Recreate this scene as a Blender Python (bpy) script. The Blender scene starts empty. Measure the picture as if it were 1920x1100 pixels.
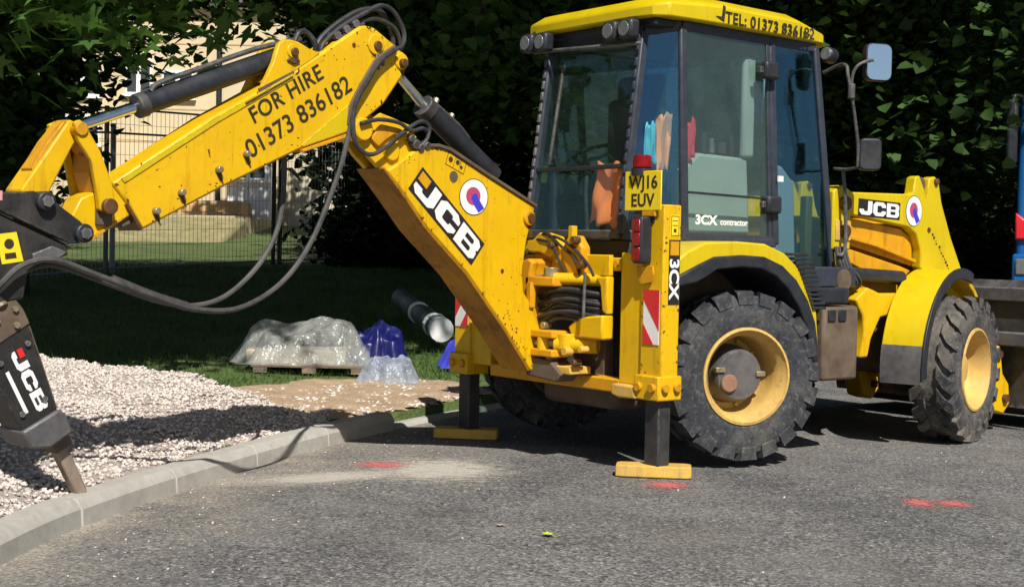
import bpy, bmesh, math, random
import numpy as np
from mathutils import Vector, Matrix
R = math.radians
random.seed(7); rng = np.random.default_rng(7)
scene = bpy.context.scene
col = scene.collection

# ------------------------------------------------------------------ camera, sky, sun, exposure
def look_basis(yaw, pitch, roll):
    f = Vector((math.sin(yaw)*math.cos(pitch), math.cos(yaw)*math.cos(pitch), math.sin(pitch)))
    r = Vector((math.cos(yaw), -math.sin(yaw), 0)); u = r.cross(f)
    return f, r*math.cos(roll)+u*math.sin(roll), u*math.cos(roll)-r*math.sin(roll)
cam_d = bpy.data.cameras.new('camera'); cam = bpy.data.objects.new('camera', cam_d); col.objects.link(cam)
F_, R_, U_ = look_basis(0.659, -0.0316, 0.0203)
CAM = Vector((-5.99, -6.43, 1.24))
cam.matrix_world = Matrix(((R_.x, U_.x, -F_.x, CAM.x), (R_.y, U_.y, -F_.y, CAM.y), (R_.z, U_.z, -F_.z, CAM.z), (0, 0, 0, 1)))
cam_d.sensor_width = 36; cam_d.lens = 36*2611/1920; cam_d.clip_end = 2000
scene.camera = cam
scene.render.resolution_x = 1024; scene.render.resolution_y = 586

SUN = Vector((-0.36, -0.85, 1.0)).normalized()
world = bpy.data.worlds.new('World'); scene.world = world; world.use_nodes = True
wn = world.node_tree; wn.nodes.clear()
sky = wn.nodes.new('ShaderNodeTexSky'); sky.sky_type = 'NISHITA'; sky.sun_disc = False
sky.sun_elevation = math.asin(SUN.z); sky.sun_rotation = math.atan2(SUN.x, SUN.y)
bg = wn.nodes.new('ShaderNodeBackground'); bg.inputs[1].default_value = 0.05
wo = wn.nodes.new('ShaderNodeOutputWorld')
wn.links.new(sky.outputs[0], bg.inputs[0]); wn.links.new(bg.outputs[0], wo.inputs[0])
sun_d = bpy.data.lights.new('sun', 'SUN'); sun_d.energy = 5.0; sun_d.angle = R(0.5); sun_d.color = (1.0, 0.955, 0.88)
sun = bpy.data.objects.new('sun', sun_d); col.objects.link(sun)
sun.rotation_euler = (-SUN).to_track_quat('-Z', 'Y').to_euler()
scene.view_settings.view_transform = 'Standard'; scene.view_settings.look = 'None'
scene.view_settings.exposure = 0.32; scene.view_settings.gamma = 1.0
scene.render.engine = 'CYCLES'
scene.cycles.transparent_max_bounces = 16

# ------------------------------------------------------------------ materials
MATS = {}
def nodes(name):
    m = bpy.data.materials.new(name); m.use_nodes = True
    nt = m.node_tree; b = nt.nodes['Principled BSDF']
    return m, nt, b
def N(nt, t, **kw):
    n = nt.nodes.new(t)
    for k, v in kw.items():
        if k in ('operation', 'blend_type', 'data_type', 'feature', 'distance', 'noise_dimensions', 'wave_type'): setattr(n, k, v)
        else: n.inputs[k].default_value = v
    return n
def ramp(nt, fac, stops):
    r = nt.nodes.new('ShaderNodeValToRGB'); cr = r.color_ramp
    while len(cr.elements) < len(stops): cr.elements.new(0.5)
    for e, (p, c) in zip(cr.elements, stops):
        e.position = p; e.color = (c[0], c[1], c[2], 1) if not isinstance(c, (int, float)) else (c, c, c, 1)
    nt.links.new(fac, r.inputs[0]); return r.outputs[0]
def mix(nt, fac, a, b, mode='MIX'):
    m = nt.nodes.new('ShaderNodeMix'); m.data_type = 'RGBA'; m.blend_type = mode
    for sock, v in ((m.inputs[0], fac), (m.inputs[6], a), (m.inputs[7], b)):
        if hasattr(v, 'links'): nt.links.new(v, sock)
        elif isinstance(v, (int, float)): sock.default_value = v
        else: sock.default_value = (*v, 1)
    return m.outputs[2]
def coords(nt, obj=True):
    t = nt.nodes.new('ShaderNodeNewGeometry'); return t.outputs['Position']
def noise(nt, vec, scale, detail=4, rough=.6):
    n = N(nt, 'ShaderNodeTexNoise', Scale=scale, Detail=detail, Roughness=rough)
    nt.links.new(vec, n.inputs['Vector']); return n.outputs['Fac']
def bump(nt, b, h, strength=.3, dist=.01):
    bp = N(nt, 'ShaderNodeBump', Strength=strength, Distance=dist)
    nt.links.new(h, bp.inputs['Height']); nt.links.new(bp.outputs[0], b.inputs['Normal'])

def mat_plain(name, c, rough=.5, metal=0, var=.12, scale=8, dirt=0, dirtc=(.16,.11,.07), bmp=.05, spec=.35, streak=0, wear=None):
    """base colour, mottled a little, with blotches of dirt"""
    m, nt, b = nodes(name); p = coords(nt)
    n1 = noise(nt, p, scale, 5)
    lo = tuple(max(0, x*(1-var)) for x in c); hi = tuple(min(1, x*(1+var)) for x in c)
    out = ramp(nt, n1, [(.3, lo), (.7, hi)])
    rg = ramp(nt, n1, [(.3, max(.05, rough-.1)), (.75, min(1, rough+.12))])
    if dirt:
        n2 = noise(nt, p, 3.1, 8, .72); n3 = noise(nt, p, 23, 6, .7)
        f2 = ramp(nt, n2, [(.46-.1*dirt+.05, 0), (.72, .75*dirt)]); f3 = ramp(nt, n3, [(.58, 0), (.72, dirt*.8)])
        out = mix(nt, f2, out, dirtc); out = mix(nt, f3, out, tuple(x*.5 for x in dirtc))
        rg = mix(nt, f2, rg, (.85, .85, .85))
    if streak:      # grime that has run down the faces, and fine scuffs
        mp = nt.nodes.new('ShaderNodeMapping'); mp.inputs['Scale'].default_value = (16, 16, 1.5); nt.links.new(p, mp.inputs['Vector'])
        fs_ = ramp(nt, noise(nt, mp.outputs[0], 1.0, 6, .7), [(.54, 0), (.74, streak)])
        out = mix(nt, fs_, out, tuple(x*.55 for x in dirtc))
        n5 = noise(nt, p, 95, 3, .8); out = mix(nt, ramp(nt, n5, [(.66, 0), (.74, streak*.9)]), out, (.10, .06, .03))
        n6 = noise(nt, p, 1.3, 5, .6); out = mix(nt, ramp(nt, n6, [(.35, 0), (.75, .35)]), out, tuple(.5*(x+y) for x, y in zip(c, dirtc)))
    if wear:        # corners rubbed through to primer or steel
        bv = nt.nodes.new('ShaderNodeBevel'); bv.samples = 4; bv.inputs['Radius'].default_value = .014
        gn = nt.nodes.new('ShaderNodeNewGeometry'); dt = N(nt, 'ShaderNodeVectorMath', operation='DOT_PRODUCT'); nt.links.new(bv.outputs[0], dt.inputs[0]); nt.links.new(gn.outputs['True Normal'], dt.inputs[1])
        ed = ramp(nt, dt.outputs['Value'], [(.80, 1), (.985, 0)]); nb = ramp(nt, noise(nt, p, 26, 6, .75), [(.46, 0), (.58, .9)])
        out = mix(nt, mix(nt, 1.0, ed, nb, 'MULTIPLY'), out, wear)
    nt.links.new(out, b.inputs['Base Color']); nt.links.new(rg, b.inputs['Roughness'])
    b.inputs['Metallic'].default_value = metal; b.inputs['Specular IOR Level'].default_value = spec
    if bmp: bump(nt, b, noise(nt, p, scale*9, 4), bmp, .004)
    MATS[name] = m; return m
yellow = mat_plain('yellow_paint', (.70, .432, .003), .42, 0, .08, 3, .38, (.50, .19, .008), streak=.7, wear=(.13, .06, .025))
yellow2 = mat_plain('lemon_yellow_paint', (.58, .435, .003), .40, 0, .05, 4, .15, (.45, .26, .02), streak=.35, wear=(.16, .08, .03))
orange_y = mat_plain('worn_orange_yellow_paint', (.66, .32, .004), .45, 0, .10, 6, .5, (.25, .10, .02), streak=.8, wear=(.10, .045, .02))
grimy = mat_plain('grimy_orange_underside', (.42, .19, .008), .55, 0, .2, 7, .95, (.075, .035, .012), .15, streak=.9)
padyel = mat_plain('dusty_yellow_paint', (.66, .40, .05), .7, 0, .15, 10, .85, (.34, .25, .15), .2, streak=.6, wear=(.2, .14, .1))
rimyel = mat_plain('dusty_wheel_yellow', (.64, .42, .11), .55, 0, .1, 9, .75, (.36, .22, .10), .1, streak=.4, wear=(.2, .12, .07))
black = mat_plain('black_plastic', (.022, .024, .03), .42, 0, .3, 14, .25, (.10, .09, .08))
blackbl = mat_plain('cab_frame_black', (.035, .04, .055), .38, 0, .2, 14, .2, (.09, .09, .09))
steel_d = mat_plain('dark_worn_steel', (.04, .04, .045), .5, .2, .4, 12, .9, (.17, .15, .13), .25, streak=.5, wear=(.30, .28, .26))
steel_g = mat_plain('grey_steel', (.085, .086, .095), .5, .3, .3, 18, .8, (.24, .21, .18), .2, streak=.8, wear=(.34, .32, .30))
breaker_b = mat_plain('breaker_black', (.016, .016, .017), .5, .1, .4, 12, .55, (.11, .095, .08), .25, streak=.6, wear=(.26, .24, .22))
leg_b = mat_plain('oily_black_leg_steel', (.028, .029, .032), .45, .2, .35, 14, .5, (.12, .11, .10), .2, streak=.8, wear=(.25, .24, .23))
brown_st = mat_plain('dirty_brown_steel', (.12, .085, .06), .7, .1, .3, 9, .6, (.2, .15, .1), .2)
chrome = mat_plain('chrome_rod', (.75, .8, .86), .12, 1, .04, 20, 0, bmp=0)
def mat_tyre(name, dust, k):
    m, nt, b = nodes(name); p = coords(nt)
    c = ramp(nt, noise(nt, p, 14, 5), [(.3, (.020, .022, .027)), (.7, (.042, .045, .054))])
    c = mix(nt, ramp(nt, noise(nt, p, 4.0, 9, .75), [(.60-.14*k, 0), (.68, min(1, .7*k))]), c, dust)
    c = mix(nt, ramp(nt, noise(nt, p, 30, 5, .75), [(.52, 0), (.70, min(1, .75*k))]), c, tuple(x*1.25 for x in dust))
    nt.links.new(c, b.inputs['Base Color']); b.inputs['Roughness'].default_value = .8; b.inputs['Specular IOR Level'].default_value = .35
    bump(nt, b, noise(nt, p, 60, 6, .7), .5, .01); return m
rubber_f = mat_tyre('dusty_tread_rubber', (.17, .148, .12), 1.4)
rubber = mat_tyre('tyre_rubber', (.16, .15, .13), .75)

hose_m = mat_plain('hose_rubber', (.03, .03, .033), .45, 0, .3, 30, .4, (.13, .12, .11), .1)
hose_d = mat_plain('dusty_hose_rubber', (.05, .048, .047), .6, 0, .3, 30, .5, (.2, .19, .17), .1)
pin_m = mat_plain('greased_pin_brown', (.14, .07, .03), .5, .4, .3, 25, .5, (.05, .03, .02), .1)
bolt_m = mat_plain('pale_bolt_steel', (.34, .29, .18), .4, .6, .2, 30, .3)
white_p = mat_plain('white_vinyl', (.78, .77, .76), .4, 0, .03, 20, .06)
black_p = mat_plain('black_vinyl', (.018, .018, .02), .4, 0, .2, 20, .05)
ink = mat_plain('brown_black_lettering', (.035, .028, .014), .5, 0, .2, 20, 0)
red_p = mat_plain('red_reflective', (.62, .025, .03), .35, 0, .08, 20, .1)
red_l = mat_plain('red_lens', (.20, .004, .007), .15, 0, .25, 30, 0, bmp=.1)
purple_p = mat_plain('emblem_red', (.42, .06, .14), .4, 0, .05, 20, 0)
blue_p = mat_plain('emblem_blue', (.05, .045, .5), .4, 0, .05, 20, 0)
plate_y = mat_plain('number_plate_yellow', (.82, .62, .02), .4, 0, .03, 20, .05)
orange_f = mat_plain('orange_hi_vis_fabric', (1.0, .27, .09), .8, 0, .08, 15, .1)
red_f = mat_plain('red_fabric', (.55, .03, .06), .8, 0, .1, 15, 0)
seat_m = mat_plain('dark_seat_fabric', (.03, .032, .035), .85, 0, .2, 15, 0)
trim_m = mat_plain('pale_green_grey_trim', (.31, .355, .34), .75, 0, .06, 5, .12, (.2, .24, .2))
lamp_m = mat_plain('lamp_lens', (.16, .17, .17), .18, .2, .2, 40, 0)
kerb_m = mat_plain('kerb_concrete', (.40, .385, .35), .85, 0, .12, 16, .4, (.24, .2, .15), .3, streak=.12)
bark = mat_plain('bark', (.055, .042, .03), .9, 0, .4, 6, .2, (.03, .03, .02), .5)
housew = mat_plain('cream_render_wall', (.62, .51, .33), .9, 0, .07, .7, .1, (.42, .35, .22))
houses = mat_plain('pale_stone_wall', (.55, .49, .36), .9, 0, .25, 2.5, .3, (.2, .18, .13))
white_h = mat_plain('white_house_paint', (.8, .8, .8), .5, 0, .03, 2, .05)
dark_win = mat_plain('dark_window_glass', (.05, .055, .06), .1, 0, .1, 2, 0, bmp=0)
rooft = mat_plain('grey_roof_tile', (.12, .1, .09), .85, 0, .2, 3, .2)
stepm = mat_plain('tan_step_stone', (.5, .34, .17), .85, 0, .15, 2, .2)
galv = mat_plain('galvanised_fence_steel', (.36, .37, .38), .5, .5, .15, 12, .1)
darkpost = mat_plain('dark_fence_steel', (.03, .032, .034), .5, .3, .15, 12, .1)
sheet_p = mat_plain('grey_green_membrane', (.08, .13, .12), .5, 0, .25, 9, .4, (.2, .22, .2), .2)
tarp_b = mat_plain('blue_purple_tarpaulin', (.007, .009, .085), .35, 0, .15, 8, .1, (.1, .1, .3), .2)
blue_pl = mat_plain('bright_blue_plastic', (.06, .07, .55), .4, 0, .1, 8, .1, (.1, .1, .3), .1)
timber = mat_plain('pallet_timber', (.26, .2, .14), .85, 0, .2, 12, .3)
trk_blue = mat_plain('truck_blue_paint', (.008, .10, .32), .3, 0, .06, 3, .1, (.03, .08, .16))
trk_red = mat_plain('truck_red', (.65, .02, .03), .35, 0, .06, 3, .05)

def mat_glass(name, tint, refl=1.0, gl=(1, 1, 1), dust=.0, dustc=(.4, .5, .46)):
    m, nt, b = nodes(name); nt.nodes.remove(b)
    out = nt.nodes['Material Output']
    tr = nt.nodes.new('ShaderNodeBsdfTransparent'); tr.inputs[0].default_value = (*tint, 1)
    g = nt.nodes.new('ShaderNodeBsdfGlossy'); g.inputs['Color'].default_value = (*gl, 1); g.inputs['Roughness'].default_value = .015
    lw = nt.nodes.new('ShaderNodeLayerWeight'); lw.inputs['Blend'].default_value = .5
    pw = N(nt, 'ShaderNodeMath', operation='POWER'); nt.links.new(lw.outputs['Facing'], pw.inputs[0]); pw.inputs[1].default_value = 4.0
    fr = N(nt, 'ShaderNodeMath', operation='MULTIPLY_ADD'); nt.links.new(pw.outputs[0], fr.inputs[0]); fr.inputs[1].default_value = 1-.05*refl; fr.inputs[2].default_value = .05*refl
    ms = nt.nodes.new('ShaderNodeMixShader')
    nt.links.new(fr.outputs[0], ms.inputs[0]); nt.links.new(tr.outputs[0], ms.inputs[1]); nt.links.new(g.outputs[0], ms.inputs[2])
    last = ms.outputs[0]
    if dust:
        df = nt.nodes.new('ShaderNodeBsdfDiffuse'); df.inputs[0].default_value = (*dustc, 1)
        m2 = nt.nodes.new('ShaderNodeMixShader'); p = coords(nt)
        f = ramp(nt, noise(nt, p, 5, 6), [(.3, dust*.6), (.75, min(1, dust*1.4))])
        nt.links.new(f, m2.inputs[0]); nt.links.new(last, m2.inputs[1]); nt.links.new(df.outputs[0], m2.inputs[2]); last = m2.outputs[0]
    nt.links.new(last, out.inputs[0]); MATS[name] = m; return m
glass_door = mat_glass('green_tinted_glass', (.87, .93, .91), 1.6, (.8, .95, 1), .025)
glass_blue = mat_glass('sky_tinted_gloss_glass', (.78, .88, .92), 2.6, (.34, .68, 1.0), .0)  # gloss tinted blue to paint in the reflected sky
glass_rear = mat_glass('dusty_rear_glass', (.93, .97, .95), .6, (.7, 1, .92), .015, (.25, .35, .3))

def mat_mirror():
    m, nt, b = nodes('mirror_glass'); b.inputs['Metallic'].default_value = 1; b.inputs['Roughness'].default_value = .03
    b.inputs['Base Color'].default_value = (.70, .84, 1.0, 1); return m
mirror_m = mat_mirror()

def mat_plastic_sheet(name, c, alpha):
    m, nt, b = nodes(name); out = nt.nodes['Material Output']
    b.inputs['Base Color'].default_value = (*c, 1); b.inputs['Roughness'].default_value = .26
    b.inputs['Specular IOR Level'].default_value = .9
    p = coords(nt)          # creases: distorted cell edges
    nz = N(nt, 'ShaderNodeTexNoise', Scale=5.0, Detail=4.0); nt.links.new(p, nz.inputs['Vector'])
    wp = N(nt, 'ShaderNodeVectorMath', operation='MULTIPLY_ADD'); nt.links.new(nz.outputs['Color'], wp.inputs[0]); wp.inputs[1].default_value = (.25, .25, .25); nt.links.new(p, wp.inputs[2])
    vo = N(nt, 'ShaderNodeTexVoronoi', Scale=13.0, feature='DISTANCE_TO_EDGE'); nt.links.new(wp.outputs[0], vo.inputs['Vector'])
    v4 = N(nt, 'ShaderNodeTexVoronoi', Scale=9.0); nt.links.new(wp.outputs[0], v4.inputs['Vector'])
    bump(nt, b, mix(nt, .5, ramp(nt, vo.outputs['Distance'], [(.0, 0), (.25, 1)]), v4.outputs['Distance']), .55, .02)
    tr = nt.nodes.new('ShaderNodeBsdfTransparent'); tr.inputs[0].default_value = (.9, .93, .95, 1)
    tl = nt.nodes.new('ShaderNodeBsdfTranslucent'); tl.inputs[0].default_value = (*c, 1)
    m0 = nt.nodes.new('ShaderNodeMixShader'); m0.inputs[0].default_value = .35
    nt.links.new(b.outputs[0], m0.inputs[1]); nt.links.new(tl.outputs[0], m0.inputs[2])
    ms = nt.nodes.new('ShaderNodeMixShader')
    f = ramp(nt, noise(nt, p, 9, 5), [(.3, alpha*.55), (.72, min(1, alpha*1.4))])
    nt.links.new(f, ms.inputs[0]); nt.links.new(tr.outputs[0], ms.inputs[1]); nt.links.new(m0.outputs[0], ms.inputs[2])
    nt.links.new(ms.outputs[0], out.inputs[0]); return m
poly_g = mat_plastic_sheet('grey_polythene', (.52, .54, .52), .52)
poly_b = mat_plastic_sheet('bluish_polythene', (.55, .62, .74), .5)

def mat_island(name, cols, rough=.8, transl=0, spec=.3):
    """colour picked per loose piece (stone, leaf, blade)"""
    m, nt, b = nodes(name); g = nt.nodes.new('ShaderNodeNewGeometry')
    k = len(cols); c = ramp(nt, g.outputs['Random Per Island'], [(i/(k-1) if k > 1 else 0, cc) for i, cc in enumerate(cols)])
    nt.links.new(c, b.inputs['Base Color']); b.inputs['Roughness'].default_value = rough
    b.inputs['Specular IOR Level'].default_value = .15 if transl else .3
    if transl:
        out = nt.nodes['Material Output']; tl = nt.nodes.new('ShaderNodeBsdfTranslucent')
        cc = mix(nt, 1.0, c, (.9, 1.0, .35), 'MULTIPLY'); nt.links.new(cc, tl.inputs[0])
        ms = nt.nodes.new('ShaderNodeMixShader'); ms.inputs[0].default_value = transl
        nt.links.new(b.outputs[0], ms.inputs[1]); nt.links.new(tl.outputs[0], ms.inputs[2]); nt.links.new(ms.outputs[0], out.inputs[0])
    MATS[name] = m; return m
stone_m = mat_island('crushed_pink_stone', [(.42, .35, .31), (.66, .58, .52), (.54, .46, .41), (.74, .68, .63), (.34, .29, .26), (.66, .575, .515)], .9)
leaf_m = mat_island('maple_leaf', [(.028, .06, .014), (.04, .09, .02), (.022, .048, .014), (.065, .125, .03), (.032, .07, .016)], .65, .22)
leaf_b = mat_island('sun_toned_maple_leaf', [(.06, .13, .03), (.09, .19, .045), (.05, .11, .025), (.12, .22, .06)], .6, .3)  # brighter copy of the maple leaf, sunlight put into its greens
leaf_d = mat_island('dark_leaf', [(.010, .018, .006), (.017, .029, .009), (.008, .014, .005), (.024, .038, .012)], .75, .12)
blade_m = mat_island('grass_blade', [(.04, .09, .015), (.07, .14, .03), (.10, .15, .04), (.05, .11, .02)], .6, .2)

def mat_road():
    m, nt, b = nodes('dusty_asphalt'); p = coords(nt)
    base = ramp(nt, noise(nt, p, 1.1, 7, .62), [(.30, (.098, .098, .101)), (.50, (.148, .146, .146)), (.70, (.215, .207, .196))])
    v = N(nt, 'ShaderNodeTexVoronoi', Scale=70.0); nt.links.new(p, v.inputs['Vector'])
    sp = ramp(nt, v.outputs['Color'], [(.12, (.22, .22, .23)), (.45, (.80, .80, .80)), (.75, (1.2, 1.18, 1.15)), (.97, (2.3, 2.2, 2.1))])
    base = mix(nt, .85, base, sp, 'MULTIPLY')
    n2 = noise(nt, p, 42, 3, .7); sp2 = ramp(nt, n2, [(.34, .45), (.5, 1.0), (.68, 1.4)])
    base = mix(nt, .75, base, sp2, 'MULTIPLY')
    # tan dust drifted along the kerb and trodden over the surface
    sx = nt.nodes.new('ShaderNodeSeparateXYZ'); nt.links.new(p, sx.inputs[0])
    # distance below the kerb line y = .62 x + 1.9
    ma = N(nt, 'ShaderNodeMath', operation='MULTIPLY_ADD'); nt.links.new(sx.outputs[0], ma.inputs[0]); ma.inputs[1].default_value = .70; ma.inputs[2].default_value = 2.05
    sb = N(nt, 'ShaderNodeMath', operation='SUBTRACT'); nt.links.new(ma.outputs[0], sb.inputs[0]); nt.links.new(sx.outputs[1], sb.inputs[1])
    near = ramp(nt, sb.outputs[0], [(.0, .9), (.35, .35), (1.0, 0)])
    nd = ramp(nt, noise(nt, p, 2.3, 8, .7), [(.36, 0), (.62, 1)])
    f = mix(nt, 1.0, near, nd, 'MULTIPLY'); base = mix(nt, f, base, (.40, .35, .28))
    nd2 = ramp(nt, noise(nt, p, .75, 7, .66), [(.46, 0), (.66, .55)])
    base = mix(nt, nd2, base, (.22, .20, .172))
    nd3 = ramp(nt, noise(nt, p, 1.9, 8, .75), [(.50, 0), (.68, .6)]); base = mix(nt, nd3, base, mix(nt, .6, (.21, .205, .195), sp2, 'MULTIPLY'))
    v2 = N(nt, 'ShaderNodeTexVoronoi', Scale=21.0); nt.links.new(p, v2.inputs['Vector'])
    base = mix(nt, ramp(nt, v2.outputs['Distance'], [(.05, .75), (.14, 0)]), base, (.42, .40, .37)); base = mix(nt, ramp(nt, noise(nt, p, 120, 2, .6), [(.34, .75), (.44, 0)]), base, (.03, .03, .03))
    v3 = N(nt, 'ShaderNodeTexVoronoi', Scale=95.0); nt.links.new(p, v3.inputs['Vector'])      # grain of the aggregate through dust and all
    base = mix(nt, .9, base, ramp(nt, v3.outputs['Color'], [(.10, (.55, .55, .56)), (.40, (.90, .90, .90)), (.70, (1.10, 1.10, 1.10)), (.95, (1.5, 1.48, 1.46))]), 'MULTIPLY')
    nt.links.new(base, b.inputs['Base Color']); b.inputs['Roughness'].default_value = .88
    b.inputs['Specular IOR Level'].default_value = .35
    hh = mix(nt, .5, v.outputs['Distance'], n2); bump(nt, b, hh, .75, .012); return m
road_m = mat_road()
def mat_grass():
    m, nt, b = nodes('lawn_turf'); p = coords(nt)
    c = ramp(nt, noise(nt, p, 1.3, 8, .7), [(.3, (.035, .055, .014)), (.5, (.08, .125, .028)), (.7, (.15, .17, .055))])
    c = mix(nt, .6, c, ramp(nt, noise(nt, p, 30, 4, .7), [(.3, .5), (.7, 1.4)]), 'MULTIPLY')
    nt.links.new(c, b.inputs['Base Color']); b.inputs['Roughness'].default_value = .95
    bump(nt, b, noise(nt, p, 25, 6), .8, .05); return m
turf_m = mat_grass()
def mat_soil(name, a, bb, sc=9):
    m, nt, b = nodes(name); p = coords(nt)
    c = ramp(nt, noise(nt, p, sc, 9, .72), [(.3, a), (.7, bb)])
    c = mix(nt, .7, c, ramp(nt, noise(nt, p, sc*9, 3, .7), [(.3, .6), (.7, 1.3)]), 'MULTIPLY')
    nt.links.new(c, b.inputs['Base Color']); b.inputs['Roughness'].default_value = .95
    bump(nt, b, noise(nt, p, sc*5, 7, .7), .9, .03); return m
gravel_bed = mat_soil('gravel_bed', (.40, .34, .30), (.70, .62, .56), 30)
sand_m = mat_soil('orange_sand', (.36, .24, .14), (.60, .45, .30), 7)
soil_m = mat_soil('distant_ground', (.05, .06, .03), (.12, .12, .07), 2)
terrace_m = mat_soil('pale_terrace', (.42, .34, .2), (.62, .54, .36), 3)

# ------------------------------------------------------------------ mesh helpers
class MB:
    def __init__(s): s.v = []; s.f = []
    def add(s, vs, fs):
        o = len(s.v); s.v += [tuple(v) for v in vs]; s.f += [tuple(i+o for i in f) for f in fs]; return s
    def box(s, lo, hi, M=None):
        (a, b, c), (d, e, f) = lo, hi
        vs = [Vector(q) for q in ((a,b,c),(d,b,c),(d,e,c),(a,e,c),(a,b,f),(d,b,f),(d,e,f),(a,e,f))]
        if M is not None: vs = [M @ q for q in vs]
        return s.add(vs, [(0,3,2,1),(4,5,6,7),(0,1,5,4),(1,2,6,5),(2,3,7,6),(3,0,4,7)])
    def hexa(s, q):   # 8 corner points, bottom loop then top loop
        return s.add(q, [(0,3,2,1),(4,5,6,7),(0,1,5,4),(1,2,6,5),(2,3,7,6),(3,0,4,7)])
    def prism(s, poly, m, v0, v1, top=None):
        n = len(poly); a = [m(p[0], p[1], v0) for p in poly]; b = [m(p[0], p[1], v1) for p in (top or poly)]
        return s.add(a+b, [tuple(range(n))[::-1], tuple(range(n, 2*n))]+[(i, (i+1) % n, n+(i+1) % n, n+i) for i in range(n)])
    def cyl(s, p0, p1, r0, n=16, r1=None):
        p0, p1 = Vector(p0), Vector(p1); r1 = r0 if r1 is None else r1
        d = (p1-p0).normalized(); a = d.orthogonal().normalized(); b = d.cross(a)
        vs = []
        for p, r in ((p0, r0), (p1, r1)):
            vs += [p+(a*math.cos(t)+b*math.sin(t))*r for t in (2*math.pi*i/n for i in range(n))]
        return s.add(vs, [tuple(range(n))[::-1], tuple(range(n, 2*n))]+[(i, (i+1) % n, n+(i+1) % n, n+i) for i in range(n)])
    def tube(s, pts, r, n=8, k=6, closed=False):
        pts = [Vector(p) for p in pts]
        if k > 1: pts = catmull(pts, k)
        rr = r if callable(r) else (lambda t: r)
        d = (pts[1]-pts[0]).normalized(); a = d.orthogonal().normalized(); o = len(s.v); m = len(pts)
        for i, p in enumerate(pts):
            d = (pts[min(i+1, m-1)]-pts[max(i-1, 0)]).normalized()
            a = (a-d*a.dot(d)).normalized(); b = d.cross(a); q = rr(i/(m-1))
            for j in range(n):
                t = 2*math.pi*j/n; s.v.append(tuple(p+(a*math.cos(t)+b*math.sin(t))*q))
        for i in range(m-1):
            for j in range(n):
                s.f.append((o+i*n+j, o+i*n+(j+1) % n, o+(i+1)*n+(j+1) % n, o+(i+1)*n+j))
        s.f.append(tuple(o+j for j in range(n))[::-1]); s.f.append(tuple(o+(m-1)*n+j for j in range(n))); return s
    def bar(s, p0, p1, w, h, up=(0, 0, 1)):
        p0, p1 = Vector(p0), Vector(p1); d = (p1-p0).normalized(); u = Vector(up)
        x = d.cross(u).normalized(); u = x.cross(d)
        q = [p+x*(sx*w/2)+u*(su*h/2) for p in (p0, p1) for sx, su in ((-1,-1),(1,-1),(1,1),(-1,1))]
        return s.hexa(q)
    def lathe(s, prof, o, ax, n=48, close=False):
        o, ax = Vector(o), Vector(ax).normalized(); a = ax.orthogonal().normalized(); b = ax.cross(a); k = len(s.v); m = len(prof)
        for (r, h) in prof:
            for j in range(n):
                t = 2*math.pi*j/n; s.v.append(tuple(o+ax*h+(a*math.cos(t)+b*math.sin(t))*r))
        for i in range(m-1 if not close else m):
            i2 = (i+1) % m
            for j in range(n): s.f.append((k+i*n+j, k+i*n+(j+1) % n, k+i2*n+(j+1) % n, k+i2*n+j))
        return s
    def build(s, name, mat, parent=None, bev=0, smooth=False, ang=38, seg=2):
        me = bpy.data.meshes.new(name); me.from_pydata(s.v, [], s.f); me.materials.append(mat)
        bm = bmesh.new(); bm.from_mesh(me); bmesh.ops.recalc_face_normals(bm, faces=bm.faces); bm.to_mesh(me); bm.free()
        if smooth or bev:
            me.shade_smooth(); me.set_sharp_from_angle(angle=R(ang))
        o = bpy.data.objects.new(name, me); col.objects.link(o)
        if bev:
            b = o.modifiers.new('bevel', 'BEVEL'); b.width = bev; b.segments = seg; b.limit_method = 'ANGLE'; b.angle_limit = R(40); b.harden_normals = False
        if parent: o.parent = parent
        return o
def islands(mb):
    par = list(range(len(mb.v)))
    def find(a):
        while par[a] != a: par[a] = par[par[a]]; a = par[a]
        return a
    for f in mb.f:
        for a in f[1:]: par[find(a)] = find(f[0])
    g = {}
    for f in mb.f: g.setdefault(find(f[0]), []).append(f)
    out = []
    for fs in g.values():
        ix = {}; q = MB()
        for f in fs:
            for a in f:
                if a not in ix: ix[a] = len(q.v); q.v.append(mb.v[a])
            q.f.append(tuple(ix[a] for a in f))
        out.append(q)
    return out
def build_each(mb, name, mat, parent, **kw):
    """every loose piece of mb as an object of its own"""
    return [q.build(name, mat, parent, **kw) for q in islands(mb)]
def catmull(p, k):
    out = []; n = len(p)
    for i in range(n-1):
        a, b, c, d = p[max(i-1, 0)], p[i], p[i+1], p[min(i+2, n-1)]
        for j in range(k):
            t = j/k
            out.append(.5*((2*b)+(c-a)*t+(2*a-5*b+4*c-d)*t*t+(3*b-a-3*c+d)*t**3))
    out.append(p[-1]); return out
def np_mesh(name, V, Fc, mat, parent=None, smooth=False):
    me = bpy.data.meshes.new(name); V = np.asarray(V, np.float32); Fc = np.asarray(Fc, np.int32); k = Fc.shape[1]
    me.vertices.add(len(V)); me.vertices.foreach_set('co', V.ravel())
    me.loops.add(Fc.size); me.loops.foreach_set('vertex_index', Fc.ravel())
    me.polygons.add(len(Fc)); me.polygons.foreach_set('loop_start', np.arange(0, Fc.size, k, dtype=np.int32))
    me.polygons.foreach_set('loop_total', np.full(len(Fc), k, np.int32))
    me.update(calc_edges=True); me.validate(); me.materials.append(mat)
    if smooth: me.shade_smooth()
    o = bpy.data.objects.new(name, me); col.objects.link(o)
    if parent: o.parent = parent
    return o
def empty(name, loc=(0, 0, 0), parent=None):
    o = bpy.data.objects.new(name, None); o.location = loc; o.empty_display_size = .2; col.objects.link(o)
    if parent: o.parent = parent
    return o
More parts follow.
